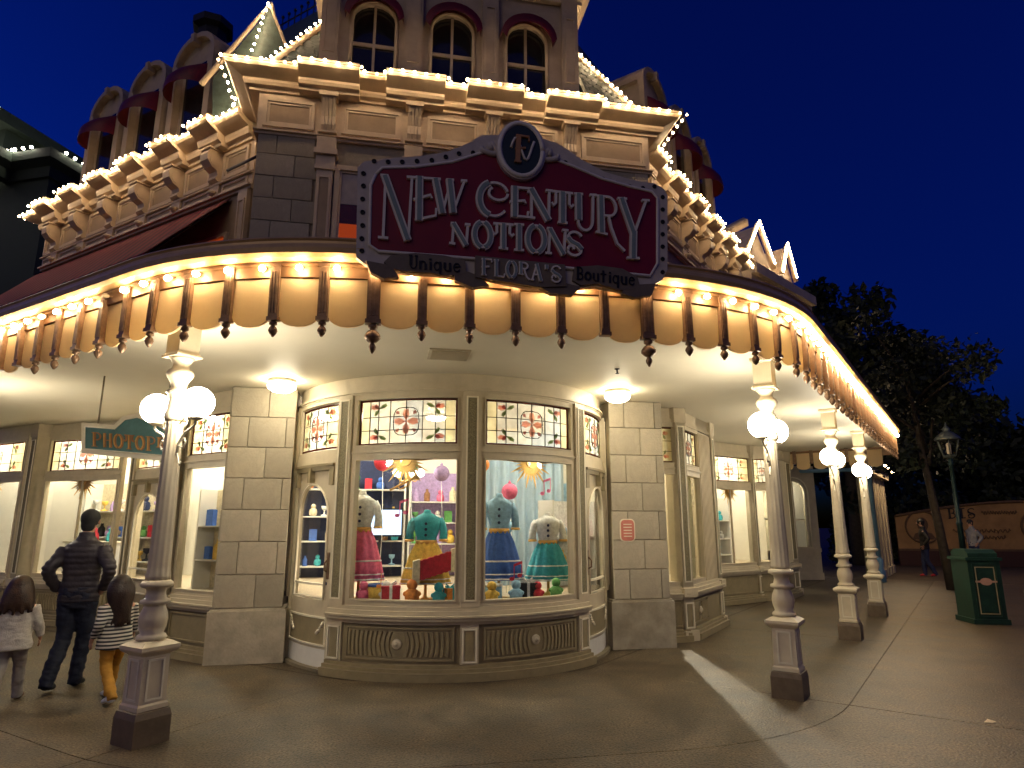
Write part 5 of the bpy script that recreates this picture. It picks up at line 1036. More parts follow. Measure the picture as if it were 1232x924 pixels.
for a_, c1, c2, r_, w_ in ((-31, 'yellow', 'blue', .13, 'left'), (9, 'sky', 'white', .12, 'right')):
    x, y, _ = BAY(AS(a_), -.28, 0); t = thing('toy_drum', f'{dict(sky="sky blue").get(c1, c1)} toy drum standing on the floor of the {w_} bay window', 'drum', (x, y, fl)); b = MB(); b.lathe([(r_, fl + .02), (r_, fl + .17)], (x, y, 0), 20); b.build('shell', CM[c1], t); b = MB(); b.lathe([(r_ * 1.06, fl), (r_ * 1.06, fl + .025)], (x, y, 0), 20); b.build('hoop', CM[c2], t); b = MB(); b.lathe([(r_ * 1.06, fl + .165), (r_ * 1.06, fl + .19)], (x, y, 0), 20); b.build('hoop', CM[c2], t)
for a_, z_, c1, w_ in ((-24, 2.1, 'gold', 'left'),):
    x, y, _ = BAY(AS(a_), -.35, 0); t = thing('toy_trumpet', f'gold toy trumpet hanging behind the {w_} bay window', 'trumpet', (x, y, z_)); M4 = Matrix.Rotation(PHI, 4, 'Z') @ Matrix.Rotation(R(62), 4, 'Y'); b = MB(); b.lathe([(.012, -.18), (.014, .05), (.02, .12), (.035, .16), (.06, .18)], (x, y, z_), 12, M4=M4); b.build('horn', 'gold', t); b = MB(); b.tube([(x - .08, y, z_ - .03), (x - .04, y, z_ - .07), (x + .05, y, z_ - .03), (x + .06, y, z_ + .0)], .01, 6); b.build('tubing', 'gold', t); b = MB(); b.tube([(x, y, z_ + .02), (x, y, 3.33)], .003, 4); b.build('hanging_wire', 'white', t)
rr = random.Random(11)
for k in range(9):
    a_ = -35 + k * 8.6
    if abs(a_) < 4: continue
    x, y, _ = BAY(AS(a_), -.17, 0); c = ['pink', 'white', 'orange', 'teal', 'lilac', 'yellow', 'sky', 'red', 'green'][k]; w = rr.uniform(.06, .085); b = MB(); b.lathe([(w * .5, 0), (w * .95, w * .3), (w, w), (w * .85, w * 1.6), (w * .5, w * 1.85)], (x, y, fl), 14); b.sph((x, y, fl + w * 2.4), w * .75, 12, 8); b.sph((x - w * .9, y, fl + w * 1.2), w * .35, 8, 6); b.sph((x + w * .9, y, fl + w * 1.2), w * .35, 8, 6)
    tag(b.build('plush_doll', CM[c], None, (x, y, fl)), f'small {dict(sky="sky blue").get(c, c)} plush doll sitting just behind the bay glass', 'soft toy')
# music notes stuck on the bay glass
def note(al, z, sc, c, beam=True, lb=''):
    s = AS(al); b = MB(); f = lambda x, y: (s + x * sc, z + y * sc)
    for cx, cy in ((0, 0), (.09, .03)) if beam else ((0, 0),):
        b.prism(BAY, [f(cx + .028 * math.cos(k * PI / 5) , cy + .02 * math.sin(k * PI / 5)) for k in range(10)], -.012, -.008); b.prism(BAY, [f(cx + .022, cy), f(cx + .03, cy), f(cx + .03, cy + .14), f(cx + .022, cy + .14)], -.0125, -.0085)
    if beam: b.prism(BAY, [f(.022, .12), f(.12, .15), f(.12, .175), f(.022, .145)], -.0125, -.0085)
    tag(b.build('music_note', CM[c], None, BAY(s, 0, z)), lb, 'sticker', 'music notes on the bay glass')
note(-22, 1.72, 1.1, 'pink', True, 'pink music note sticker on the left bay window glass'); note(24, 1.98, 1.1, 'pink', True, 'pink music note sticker high on the right bay window glass'); note(13, 1.02, 1.1, 'red', True, 'red music note sticker low on the right bay window glass'); note(-27, .95, 1, 'orange', False, 'orange music note sticker low on the left bay window glass')
# hanging pendant lamp inside
x, y = FW(-.65, .5); t = thing('chandelier', 'small gold chandelier glowing inside the shop behind the left bay window', 'chandelier', (x, y, 2.2)); b = MB(); b.tube([(x, y, 3.33), (x, y, 2.3)], .008, 5); b.lathe([(.02, 2.2), (.05, 2.25), (.02, 2.35)], (x, y, 0), 8)
for k in range(5): a = k * 2 * PI / 5; b.tube([(x, y, 2.25), (x + .1 * math.cos(a), y + .1 * math.sin(a), 2.2), (x + .18 * math.cos(a), y + .18 * math.sin(a), 2.27)], .008, 5)
b.build('frame', 'gold', t)
for k in range(5): a = k * 2 * PI / 5; b = MB(); b.lathe([(.02, 2.27), (.045, 2.29), (.05, 2.33), (.03, 2.37), (.003, 2.38)], (x + .18 * math.cos(a), y + .18 * math.sin(a), 0), 8); b.build('shade', emit('shade_glow', (1, .93, .8), 6) if k == 0 else bpy.data.materials['shade_glow'], t)
# left window: counter and shelf; right window: shelf
lm = Flat(SLp(5.9, -1.45), SLp(3.4, -1.75)); shelf_unit(lm, .2, 2.4, .02, (1.0, 1.4, 1.85), 'white shelf unit of jars behind the left angled window with the sunburst', 'the shelf behind the left angled window', 'cream')
lm2 = Flat(SLp(1.3, -.75), SLp(.0, -.75)); shelf_unit(lm2, .1, 1.2, .02, (1.15, 1.6), 'cream shelf unit behind the narrow window beside the left pier', 'the shelf beside the left pier', 'cream', .25)
rm = Flat(SRp(4.6, -1.9), SRp(6.6, -1.3)); shelf_unit(rm, .15, 2.0, .02, (.95, 1.3, 1.7), 'white shelf unit behind the right angled window with a mullion', 'the shelf behind the right angled window', 'cream')
x, y, _ = rm(.7, .5, 0); dress_form(x, y, fl, 'pink', 'lilac', .6, 'dress form in pink bodice and lilac skirt behind the right angled window', .9)
rm2 = Flat(SRp(-1.1, -1.5), SRp(.0, -1.3)); shelf_unit(rm2, .1, 1.05, .02, (1.0, 1.45), 'white shelf unit behind the narrow window beside the plaque pier', 'the shelf beside the plaque pier', 'white', .25)
x, y = SLp(4.9, -1.1); t = thing('display_counter', 'white display counter with a glass top behind the left angled window', 'counter', (x, y, .6)); b = MB(); b.box((x, y, .95), (1.1, .4, .7), R(-20)); b.build('body', 'white', t); b = MB(); b.box((x, y, 1.315), (1.16, .46, .03), R(-20)); b.build('top', 'pale', t)
for k, (c, dx) in enumerate((('blue', -.3), ('red', -.1), ('teal', .25))):
    b = MB(); px, py = x + dx * math.cos(R(-20)), y + dx * math.sin(R(-20)); b.lathe([(.05, 0), (.06, .04), (.05, .12), (.025, .16), (.03, .2), (.002, .23)], (px, py, 1.33), 10); tag(b.build('bottle', CM[c], None, (px, py, 1.33)), f'{c} bottle standing on the white display counter', 'bottle')

# ---------------------------------------------------------------- people
def skinned(verts, edges, rad, root=0, sub=2):
    me = bpy.data.meshes.new('tmp'); me.from_pydata(verts, edges, []); o = bpy.data.objects.new('tmp', me); COL.objects.link(o)
    o.modifiers.new('k', 'SKIN'); o.modifiers['k'].use_smooth_shade = True
    sv = me.skin_vertices[0].data
    for i, r in enumerate(rad): sv[i].radius = (r, r) if not isinstance(r, tuple) else r; sv[i].use_root = (i == root)
    s = o.modifiers.new('s', 'SUBSURF'); s.levels = sub; s.render_levels = sub
    dg = bpy.context.evaluated_depsgraph_get(); dg.update(); e = o.evaluated_get(dg); m2 = bpy.data.meshes.new_from_object(e)
    bpy.data.objects.remove(o); return m2
def mk(name, me, m, parent, fn=None):
    me.materials.clear(); me.materials.append(m); me.polygons.foreach_set('use_smooth', [True] * len(me.polygons))
    if fn:
        nrm = [v.normal.copy() for v in me.vertices]
        for v in me.vertices: fn(v, nrm)
    me.name = name; o = bpy.data.objects.new(name, me); COL.objects.link(o); o.parent = parent; return o
skin_m = mat('skin', (.50, .28, .19), .5, var=.06)
def rings(b, rg, cx=0, cy=0, n=28):
    vs = []
    P = []
    for i in range(len(rg) - 1):
        for q in range(4): f = q / 4; P.append([rg[i][k] + (rg[i + 1][k] - rg[i][k]) * f for k in range(3)])
    P.append(list(rg[-1])); m_ = len(P)
    for z, rx, ry in P: vs += [(cx + rx * math.copysign(abs(math.cos(2 * PI * k / n)) ** .85, math.cos(2 * PI * k / n)), cy + ry * math.sin(2 * PI * k / n), z) for k in range(n)]
    b.add(vs, [(i * n + k, i * n + (k + 1) % n, (i + 1) * n + (k + 1) % n, (i + 1) * n + k) for i in range(m_ - 1) for k in range(n)] + [tuple(range(n))[::-1], tuple((m_ - 1) * n + k for k in range(n))])
def limb(b, pts, rad):
    P = [Vector(p) for p in pts]; Q, rr = [], []
    for i in range(len(P) - 1):
        p0, p1, p2, p3 = P[max(0, i - 1)], P[i], P[i + 1], P[min(len(P) - 1, i + 2)]
        for q in range(5): f = q / 5; Q.append(tuple(.5 * ((2 * p1) + (p2 - p0) * f + (2 * p0 - 5 * p1 + 4 * p2 - p3) * f * f + (3 * p1 - p0 - 3 * p2 + p3) * f ** 3))); rr.append(rad[i] + (rad[i + 1] - rad[i]) * f)
    Q.append(tuple(P[-1])); rr.append(rad[-1]); b.tube(Q, rr, 14)
from mathutils import noise as mnoise
def fold(v, amp, fr, nrm):
    p = v.co.copy(); q = Vector((p.x * fr, p.y * fr, p.z * fr * 1.9)); d = mnoise.noise(q) * amp + mnoise.noise(q * 2.3 + Vector((5, 1, 2))) * amp * .5; v.co = p + nrm[v.index] * d
def blend(b, vox, it=5):
    me = b.mesh('tmp', None); o = bpy.data.objects.new('tmp', me); COL.objects.link(o); r = o.modifiers.new('r', 'REMESH'); r.mode = 'VOXEL'; r.voxel_size = vox; s_ = o.modifiers.new('s', 'SMOOTH'); s_.iterations = it; s_.factor = .5
    dg = bpy.context.evaluated_depsgraph_get(); dg.update(); m2 = bpy.data.meshes.new_from_object(o.evaluated_get(dg)); bpy.data.objects.remove(o); return m2
MAN_TOP = [(.84, .19, .13), (.95, .185, .13), (1.07, .17, .118), (1.2, .185, .122), (1.3, .205, .13), (1.37, .205, .12), (1.42, .17, .105), (1.46, .105, .085), (1.50, .076, .074), (1.545, .07, .07)]
KID_TOP = [(.47, .165, .12), (.56, .155, .112), (.66, .138, .10), (.76, .138, .10), (.82, .128, .09), (.86, .095, .07), (.89, .056, .055), (.905, .05, .05)]
def person(name, label, loc, rz, J, wid, top, bottom, shoes, hair_fn, group=None, sleeve=1.0, kid=False, quilt=False, bot_len=1.12, top_rings=MAN_TOP):
    """J: joint positions in metres (y = walking direction)"""
    t = lthing(name, label, 'person', loc, group, rz)
    order = ['pel', 'waist', 'chest', 'ups', 'nb', 'nk', 'h0', 'h1', 'h2', 'hl', 'kl', 'al', 'tl', 'hr', 'kr', 'ar', 'tr', 'sl', 'el', 'wl', 'fl', 'sr', 'er', 'wr', 'fr']
    E_ = [('pel', 'waist'), ('waist', 'chest'), ('chest', 'ups'), ('ups', 'nb'), ('nb', 'nk'), ('nk', 'h0'), ('h0', 'h1'), ('h1', 'h2'), ('pel', 'hl'), ('hl', 'kl'), ('kl', 'al'), ('al', 'tl'), ('pel', 'hr'), ('hr', 'kr'), ('kr', 'ar'), ('ar', 'tr'), ('ups', 'sl'), ('sl', 'el'), ('el', 'wl'), ('wl', 'fl'), ('ups', 'sr'), ('sr', 'er'), ('er', 'wr'), ('wr', 'fr')]
    RD = dict(pel=(.11, .085), waist=(.11, .075), chest=(.12, .08), ups=(.10, .07), nb=.055, nk=.05, h0=(.06, .065), h1=(.082, .098), h2=(.055, .065), hl=.06, kl=.042, al=.03, tl=(.03, .02), hr=.06, kr=.042, ar=.03, tr=(.03, .02), sl=.052, el=.036, wl=.025, fl=(.026, .012), sr=.052, er=.036, wr=.025, fr=(.026, .012))
    def sc(r, k): return (r[0] * k, r[1] * k) if isinstance(r, tuple) else r * k
    hs_ = {k: (wid if not k.startswith('h') or k in ('hl', 'hr') else (.93 if kid else 1.0)) for k in order}
    me = skinned([J[k] for k in order], [(order.index(a), order.index(c)) for a, c in E_], [sc(RD[k], hs_[k] * .96) for k in order])
    body = mk('body', me, skin_m, t)
    # face and fingers
    b = MB(); hx, hy, hz = J['h1']; b.sph((hx, hy + .095, hz - .02), .016, 8, 6, (1, 1.2, 1.4)); b.sph((hx - .082, hy, hz - .015), .026, 8, 6, (.45, .8, 1.2)); b.sph((hx + .082, hy, hz - .015), .026, 8, 6, (.45, .8, 1.2)); b.build('face_detail', skin_m, t)
    b = MB(); b.sph((hx - .03, hy + .085, hz + .01), .01, 6, 5); b.sph((hx + .03, hy + .085, hz + .01), .01, 6, 5); b.build('eyes', CM['black'], t)
    b = MB()
    for k in ('l', 'r'):
        w_, f_ = Vector(J['w' + k]), Vector(J['f' + k]); d = (f_ - w_).normalized(); sd = d.cross(Vector((1, 0, 0))).normalized() * (.02 * wid); n_ = Vector((1, 0, 0)) * .012 * (1 if k == 'l' else -1)
        for q in range(4):
            p = f_ + sd * (q - 1.5) * .75; L_ = (.055, .065, .06, .045)[q] * wid; b.tube([tuple(p - d * .02), tuple(p + d * L_ * .5 + n_ * .3), tuple(p + d * L_ + n_)], [.0085 * wid, .0085 * wid, .006 * wid], 6)
        b.tube([tuple(w_ + d * .03 - sd * 1.6), tuple(w_ + d * .06 - sd * 2.6 + n_), tuple(w_ + d * .085 - sd * 2.7 + n_ * 1.5)], [.01 * wid, .009 * wid, .007 * wid], 6)
    b.build('fingers', skin_m, t)
    # garments: rings and limbs blended into one surface
    b = MB(); rings(b, top_rings)
    for k in ('l', 'r'):
        w_ = Vector(J['e' + k]).lerp(Vector(J['w' + k]), sleeve * .97); limb(b, [J['s' + k], tuple(Vector(J['s' + k]).lerp(Vector(J['e' + k]), .5)), J['e' + k], tuple(w_)], [.07 * wid, .06 * wid, .052 * wid, .042 * wid])
    me = blend(b, .011 if not kid else .009)
    def qf(v):
        if quilt: f = 1 + .035 * abs(math.sin(v.co.z * PI / .058)); v.co.x = v.co.x * f; v.co.y = v.co.y * f
    mk('jacket' if quilt else 'sweater', me, top, t, lambda v, nr: (qf(v), fold(v, (.004 if quilt else .008) * wid, 9, nr)))
    b = MB(); px, py, pz = J['pel']; rings(b, [(pz + .06 * wid, .15 * wid, .105 * wid), (pz, .155 * wid, .115 * wid), (pz - .08 * wid, .15 * wid, .11 * wid), (pz - .13 * wid, .12 * wid, .09 * wid)])
    for k in ('l', 'r'):
        e_ = Vector(J['k' + k]).lerp(Vector(J['a' + k]), bot_len); limb(b, [J['h' + k], tuple(Vector(J['h' + k]).lerp(Vector(J['k' + k]), .5)), J['k' + k], tuple(Vector(J['k' + k]).lerp(e_, .5)), tuple(e_)], [.088 * wid, .076 * wid, .062 * wid, .060 * wid, .052 * wid])
    mk('trousers', blend(b, .011 if not kid else .009), bottom, t, lambda v, nr: fold(v, .009 * wid, 10, nr))
    for k in ('l', 'r'):
        a, q = Vector(J['a' + k]), Vector(J['t' + k]); d = (q - a); h = Vector((d.x, d.y, 0)).normalized()
        me = skinned([tuple(a - h * .035 * wid + Vector((0, 0, -.025 * wid))), tuple(a + d * .45), tuple(q + h * .02)], [(0, 1), (1, 2)], [(.05 * wid, .045 * wid), (.05 * wid, .035 * wid), (.042 * wid, .026 * wid)]); mk('shoe', me, shoes, t)
    hair_fn(t, J)
    return t
def hair_short(t, J):
    x, y, z = J['h1']; b = MB(); b.sph((x, y - .018, z + .022), .1, 20, 14, (.92, 1.06, 1.0)); b.sph((x, y - .055, z - .05), .07, 16, 10, (1.02, .7, 1.1)); mk('hair', blend(b, .008, 3), CM['black'], t)
hair_m = mat('hair_brown', (.045, .022, .012), .45, var=.4, scale=30, bump=.4, bscale=90); hair_m2 = mat('hair_dark_brown', (.025, .012, .008), .45, var=.4, scale=30, bump=.4, bscale=90)
def hair_long(L_, m):
    def f(t, J):
        x, y, z = J['h1']; b = MB(); b.sph((x, y - .012, z + .012), .1, 20, 14, (.98, 1.08, 1.02)); rr = random.Random(int(L_ * 100))
        for k in range(34):
            a = PI * (1 - .08 + 1.16 * (k + .5) / 34); ca, sa = math.cos(a), math.sin(a); e = rr.uniform(-.03, .03)
            limb(b, [(x + .07 * ca, y - .01 + .07 * sa, z + .05), (x + .10 * ca, y - .03 + .09 * sa, z - .05), (x + (.115 - .05 * max(0, L_ - .25) / .1) * ca, y - .055 + .075 * sa, z - L_ * .65), (x + (.115 if L_ < .25 else .075) * ca + .015 * math.sin(k), y - .075 + .06 * sa, z - L_ + e)], [.022, .024, .024, .010])
        mk('hair', blend(b, .006, 1), m, t)
    return f
jk = mat('quilted_jacket', (.035, .028, .035), .5, var=.15, scale=25, bump=.2); dn = mat('dark_denim', (.012, .016, .035), .75, var=.25, scale=30, bump=.3, bscale=200)
JM = dict(pel=(0, 0, .93), waist=(0, .01, 1.08), chest=(0, .02, 1.28), ups=(0, .01, 1.42), nb=(0, .0, 1.46), nk=(0, .01, 1.52), h0=(0, .03, 1.58), h1=(0, .045, 1.665), h2=(0, .035, 1.735),
          hl=(-.09, 0, .88), kl=(-.085, -.02, .49), al=(-.10, -.20, .10), tl=(-.11, -.08, .03), hr=(.09, 0, .88), kr=(.06, .08, .48), ar=(.03, .08, .075), tr=(.03, .21, .025),
          sl=(-.175, 0, 1.365), el=(-.27, -.10, 1.15), wl=(-.22, .03, .95), fl=(-.19, .06, .88), sr=(.175, 0, 1.365), er=(.31, -.12, 1.16), wr=(.22, .0, .96), fr=(.18, .03, .90))
person('person', 'man in dark quilted jacket and dark jeans walking away with hands in pockets', (-4.50, 7.05, 0), R(8), JM, 1.18, jk, dn, CM['black'], hair_short, quilt=True)
def kidj(s, step=1, lean=0):
    J = dict(pel=(0, 0, .575), waist=(0, .0, .67), chest=(0, .0, .78), ups=(0, .0, .855), nb=(0, .0, .905), nk=(0, .005, .93), h0=(0, .015, .955), h1=(0, .02, 1.035), h2=(0, .015, 1.10),
             hl=(-.06, 0, .54), kl=(-.06, -.02 * step, .31), al=(-.07, -.22 * step, .085 if step > 0 else .05), tl=(-.075, -.10 * step if step > 0 else .2, .02), hr=(.06, 0, .54), kr=(.065, .09 * step, .31), ar=(.07, .15 * step, .05), tr=(.075, .26 if step > 0 else .0, .018),
             sl=(-.125, 0, .85), el=(-.18, -.06, .70), wl=(-.19, .03, .57), fl=(-.19, .05, .52), sr=(.125, 0, .85), er=(.18, .03, .70), wr=(.2, .08, .57), fr=(.2, .1, .52))
    return {k: (v[0] * s, v[1] * s, v[2] * s) for k, v in J.items()}
wh = mat('white_cardigan', (.62, .58, .52), .85, var=.12, scale=18, bump=.5, bscale=140); gl = mat('grey_leggings', (.36, .33, .30), .8, var=.1); mus = mat('mustard_trousers', (.52, .25, .03), .8, var=.15, bump=.2)
stp = stripes('striped_sweater', (.62, .58, .50), (.03, .03, .035), 9.5, 'Z', .85, .08)
person('person', 'young girl with brown hair in white cardigan and pale leggings', (-4.72, 6.5, 0), R(25), kidj(1.0), .86, wh, gl, CM['brown'], hair_long(.22, hair_m), kid=True, top_rings=KID_TOP)
person('person', 'young girl with long dark hair in striped sweater and mustard trousers', (-3.80, 6.58, 0), R(55), kidj(1.0, 1), .82, stp, mus, CM['white'], hair_long(.34, hair_m2), kid=True, top_rings=KID_TOP, sleeve=.85)
# ---------------------------------------------------------------- right-hand side: bin, street lamp, tree, hoarding, far passers-by
grn = mat('bin_green', (.008, .032, .02), .5, var=.3, scale=6, bump=.1, dirt=.3)
bx0, by0, brz = 7.93, 11.55, R(-8); t = thing('litter_bin', 'dark green panelled litter bin with cream outline beside the street lamp', 'litter bin', (bx0, by0, 0)); bm = Flat((bx0 - .25 * math.cos(brz), by0 - .25 * math.sin(brz) - .25), (bx0 + .25 * math.cos(brz), by0 + .25 * math.sin(brz) - .25)); W_ = bm.L
b = MB(); b.mbox(bm, 0, W_, -.54, 0, .05, 1.02); b.mbox(bm, -.03, W_ + .03, -.57, .03, 0, .08); b.build('body', grn, t)
b = MB(); b.mbox(bm, -.035, W_ + .035, -.575, .035, 1.02, 1.07); b.side_prism(bm, [(.0, 1.07), (.0, 1.14), (-.1, 1.2), (-.44, 1.2), (-.54, 1.14), (-.54, 1.07)], 0.02, W_ - .02); b.build('lid', grn, t)
rect_frame(t, bm, .1, W_ - .1, .16, .92, .014, 0, .008, 'outline', 'olive'); rect_frame(t, bm, .06, W_ - .06, .11, .97, .02, 0, .014, 'panel_moulding', grn)
b = MB(); b.prism(bm, [(W_ / 2 + .09 * math.cos(k * PI / 8), .68 + .06 * math.sin(k * PI / 8)) for k in range(16)], .0, .012); b.mbox(bm, W_ / 2 - .17, W_ / 2 + .17, 0, .008, .665, .695); b.build('badge', mat('badge_cream', (.45, .25, .18), .5), t)
t = thing('street_lamp', 'tall dark green street lamp with glazed lantern behind the litter bin', 'street lamp', (10.12, 15.0, 0)); x, y = 10.12, 15.0; lg = mat('lamp_green', (.012, .03, .03), .4, metal=.3, var=.2)
b = MB(); b.lathe([(.16, 0), (.16, .12), (.12, .18), (.11, .5), (.13, .54), (.10, .6), (.09, .95), (.11, 1.0), (.075, 1.06)], (x, y, 0), 16, flute=.06, nf=8); b.build('base', lg, t)
b = MB(); b.lathe([(.065, 1.06), (.055, 1.6), (.07, 1.63), (.05, 1.68), (.04, 2.95), (.065, 2.98), (.04, 3.02), (.05, 3.1)], (x, y, 0), 14); b.build('post', lg, t)
b = MB(); b.lathe([(.05, 3.1), (.13, 3.14), (.15, 3.18)], (x, y, 0), 6, smooth=False); b.lathe([(.26, 3.52), (.27, 3.55), (.2, 3.64), (.1, 3.72), (.06, 3.74), (.09, 3.78), (.05, 3.83), (.015, 3.87), (.02, 3.9), (.004, 3.95)], (x, y, 0), 12)
for k in range(6): a = k * PI / 3; b.tube([(x + .14 * math.cos(a), y + .14 * math.sin(a), 3.17), (x + .235 * math.cos(a), y + .235 * math.sin(a), 3.53)], .012, 5)
b.build('lantern_frame', mat('lantern_metal', (.10, .12, .11), .35, metal=.5), t)
b = MB(); b.lathe([(.135, 3.18), (.228, 3.52)], (x, y, 0), 6, smooth=False); b.build('lantern_glass', 'glass', t)
b = MB(); b.lathe([(.05, 3.2), (.05, 3.44), (.02, 3.46)], (x, y, 0), 8); b.build('lamp_tube', mat('lamp_tube_white', (.6, .5, .4), .5), t)
# trees
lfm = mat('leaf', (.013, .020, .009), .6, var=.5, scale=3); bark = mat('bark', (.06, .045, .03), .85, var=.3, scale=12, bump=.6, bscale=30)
def tree(x, y, h, cr, lb, lean=0, trunk=.09, n=2600, cz=.66, squash=1.0, leaf=.11, sd=1, name='tree', base=0):
    t = thing(name, lb, 'tree', (x, y, base)); rr = random.Random(sd); tx = x + lean
    b = MB(); b.tube([(x, y, base), (x + lean * .3, y, base + h * .25), (x + lean * .7, y, base + h * .5), (tx, y, base + h * .85)], [trunk * 1.25, trunk, trunk * .75, trunk * .2], 8)
    ends = []
    for k in range(11):
        z0 = base + h * rr.uniform(.38, .7); a = rr.uniform(0, 2 * PI); L_ = cr * rr.uniform(.6, .95); p0 = Vector((x + lean * .8 * (z0 - base) / h, y, z0)); p1 = p0 + Vector((math.cos(a) * L_, math.sin(a) * L_, h * rr.uniform(.05, .3))); b.tube([tuple(p0), tuple(p0.lerp(p1, .5) + Vector((0, 0, .1))), tuple(p1)], [trunk * .5, trunk * .3, trunk * .1], 5); ends.append(p1)
    b.build('trunk', bark, t)
    C_ = Vector((tx, y, base + h * cz)); cl = [(e, cr * rr.uniform(.25, .45)) for e in ends]
    for k in range(26):
        d = Vector((rr.gauss(0, 1), rr.gauss(0, 1), rr.gauss(0, 1))).normalized() * (rr.random() ** .5); cl.append((C_ + Vector((d.x * cr, d.y * cr, d.z * h * (1 - cz) * squash)), cr * rr.uniform(.18, .42)))
    vs, fs = [], []
    for k in range(n):
        c, r_ = cl[rr.randrange(len(cl))]; d = Vector((rr.gauss(0, 1), rr.gauss(0, 1), rr.gauss(0, .8))).normalized() * r_ * (rr.random() ** .45); p = c + d
        u = Vector((rr.gauss(0, 1), rr.gauss(0, 1), rr.gauss(0, 1))).normalized(); w = u.cross(Vector((rr.gauss(0, 1), rr.gauss(0, 1), rr.gauss(0, 1)))).normalized(); s = leaf * rr.uniform(.6, 1.3); i = len(vs)
        vs += [tuple(p - u * s), tuple(p + w * s * .5), tuple(p + u * s), tuple(p - w * s * .5)]; fs.append((i, i + 1, i + 2, i + 3))
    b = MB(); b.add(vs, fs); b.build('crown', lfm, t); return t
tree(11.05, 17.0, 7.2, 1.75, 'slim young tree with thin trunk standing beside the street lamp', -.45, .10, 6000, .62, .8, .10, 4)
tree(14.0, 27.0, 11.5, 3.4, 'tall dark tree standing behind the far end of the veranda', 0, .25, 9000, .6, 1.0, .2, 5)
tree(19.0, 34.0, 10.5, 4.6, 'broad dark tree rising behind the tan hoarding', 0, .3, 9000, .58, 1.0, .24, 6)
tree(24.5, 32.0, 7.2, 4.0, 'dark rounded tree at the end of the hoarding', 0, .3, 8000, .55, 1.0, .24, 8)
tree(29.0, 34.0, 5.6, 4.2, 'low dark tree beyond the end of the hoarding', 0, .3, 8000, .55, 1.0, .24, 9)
for k, xx in enumerate((15.5, 18.5, 21.5, 24.5, 27.5)):
    t = thing('hedge_bush', ['dense dark bush behind the near end of the tan hoarding', 'dense dark bush behind the dark script of the hoarding', 'dense dark bush behind the middle portrait of the hoarding', 'dense dark bush behind the last portrait of the hoarding', 'dense dark bush past the end of the hoarding'][k], 'bush', (xx, 28.6, 0), 'bushes behind the hoarding'); rr = random.Random(40 + k); b = MB(); vs, fs = [], []
    for q in range(2200):
        d = Vector((rr.gauss(0, 1), rr.gauss(0, 1), abs(rr.gauss(0, 1)))).normalized() * (rr.random() ** .3); p = Vector((xx + d.x * 1.9, 28.6 + d.y * 1.1, .1 + d.z * 3.3)); u = Vector((rr.gauss(0, 1), rr.gauss(0, 1), rr.gauss(0, 1))).normalized(); w = u.cross(Vector((rr.gauss(0, 1), 1, rr.gauss(0, 1)))).normalized(); i = len(vs); vs += [tuple(p - u * .17), tuple(p + w * .09), tuple(p + u * .17), tuple(p - w * .09)]; fs.append((i, i + 1, i + 2, i + 3))
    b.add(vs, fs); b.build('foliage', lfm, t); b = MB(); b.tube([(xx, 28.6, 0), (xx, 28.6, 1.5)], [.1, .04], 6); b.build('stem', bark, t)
# painted hoarding
tan = mat('hoarding_tan', (.30, .17, .07), .7, var=.25, scale=1.2, dirt=.5); tan2 = mat('hoarding_brown', (.10, .055, .03), .7, var=.2)
HB = Flat((15.4, 26.6), (24.5, 24.6)); t = thing('painted_hoarding', 'long tan painted hoarding with curved top, round portraits and dark script', 'hoarding', HB(4, 0, 0)); hL = HB.L
topc = [(hL * k / 20, 1.75 + .72 * math.sin(PI * min(1, (.08 + .84 * k / 20)))) for k in range(21)]
b = MB(); b.prism(HB, [(0, .62)] + [(hL, .62)] + topc[::-1], -.08, 0); b.build('board', tan, t); b = MB(); b.tube([HB(s, .0, z) for s, z in topc], .06, 6); b.mbox(HB, 0, hL, -.1, .03, .58, .66); b.build('rim', tan2, t)
b = MB(); b.mbox(HB, 0, hL, -.2, .02, 0, .58); b.build('base', mat('hoarding_base', (.05, .02, .018), .8), t)
for c in (.95, 5.0, 8.0):
    b = MB(); b.tube([HB(c + .62 * math.cos(k * PI / 12), .02, 1.5 + .62 * math.sin(k * PI / 12)) for k in range(25)], .04, 6); b.build('portrait_ring', tan2, t)
    b = MB(); b.prism(HB, [(c + .2 * math.cos(k * PI / 7), 1.6 + .27 * math.sin(k * PI / 7)) for k in range(14)], 0, .02); b.prism(HB, [(c - .42, 1.02), (c + .42, 1.02), (c + .3, 1.25), (c, 1.33), (c - .3, 1.25)], 0, .018); b.build('portrait', tan2, t)
word(t, HB, 'BIS', 0, 0, 0, 0, 1, .07, .03, 0, tan2, None, lambda *p: p) if 0 else None
for i, c in enumerate('BIS'): glyph(t, HB, c, [(1.9 + i * .34, 2.2), (2.2 + i * .34, 2.23), (1.9 + i * .34, 1.82), (2.2 + i * .34, 1.85)], .07, .035, 0, .02, 'dark', None)
rr = random.Random(5)
for z, s0, s1 in ((2.05, 3.1, 4.3), (1.35, 2.0, 4.0), (1.1, 2.2, 3.8), (1.95, 5.9, 7.2), (1.3, 6.0, 7.1)):
    b = MB(); b.tube([HB(s0 + (s1 - s0) * k / 60, .012, z + .06 * math.sin(k * 1.3) + .03 * math.sin(k * 2.9)) for k in range(61)], .018, 4); b.build('painted_script', tan2, t)
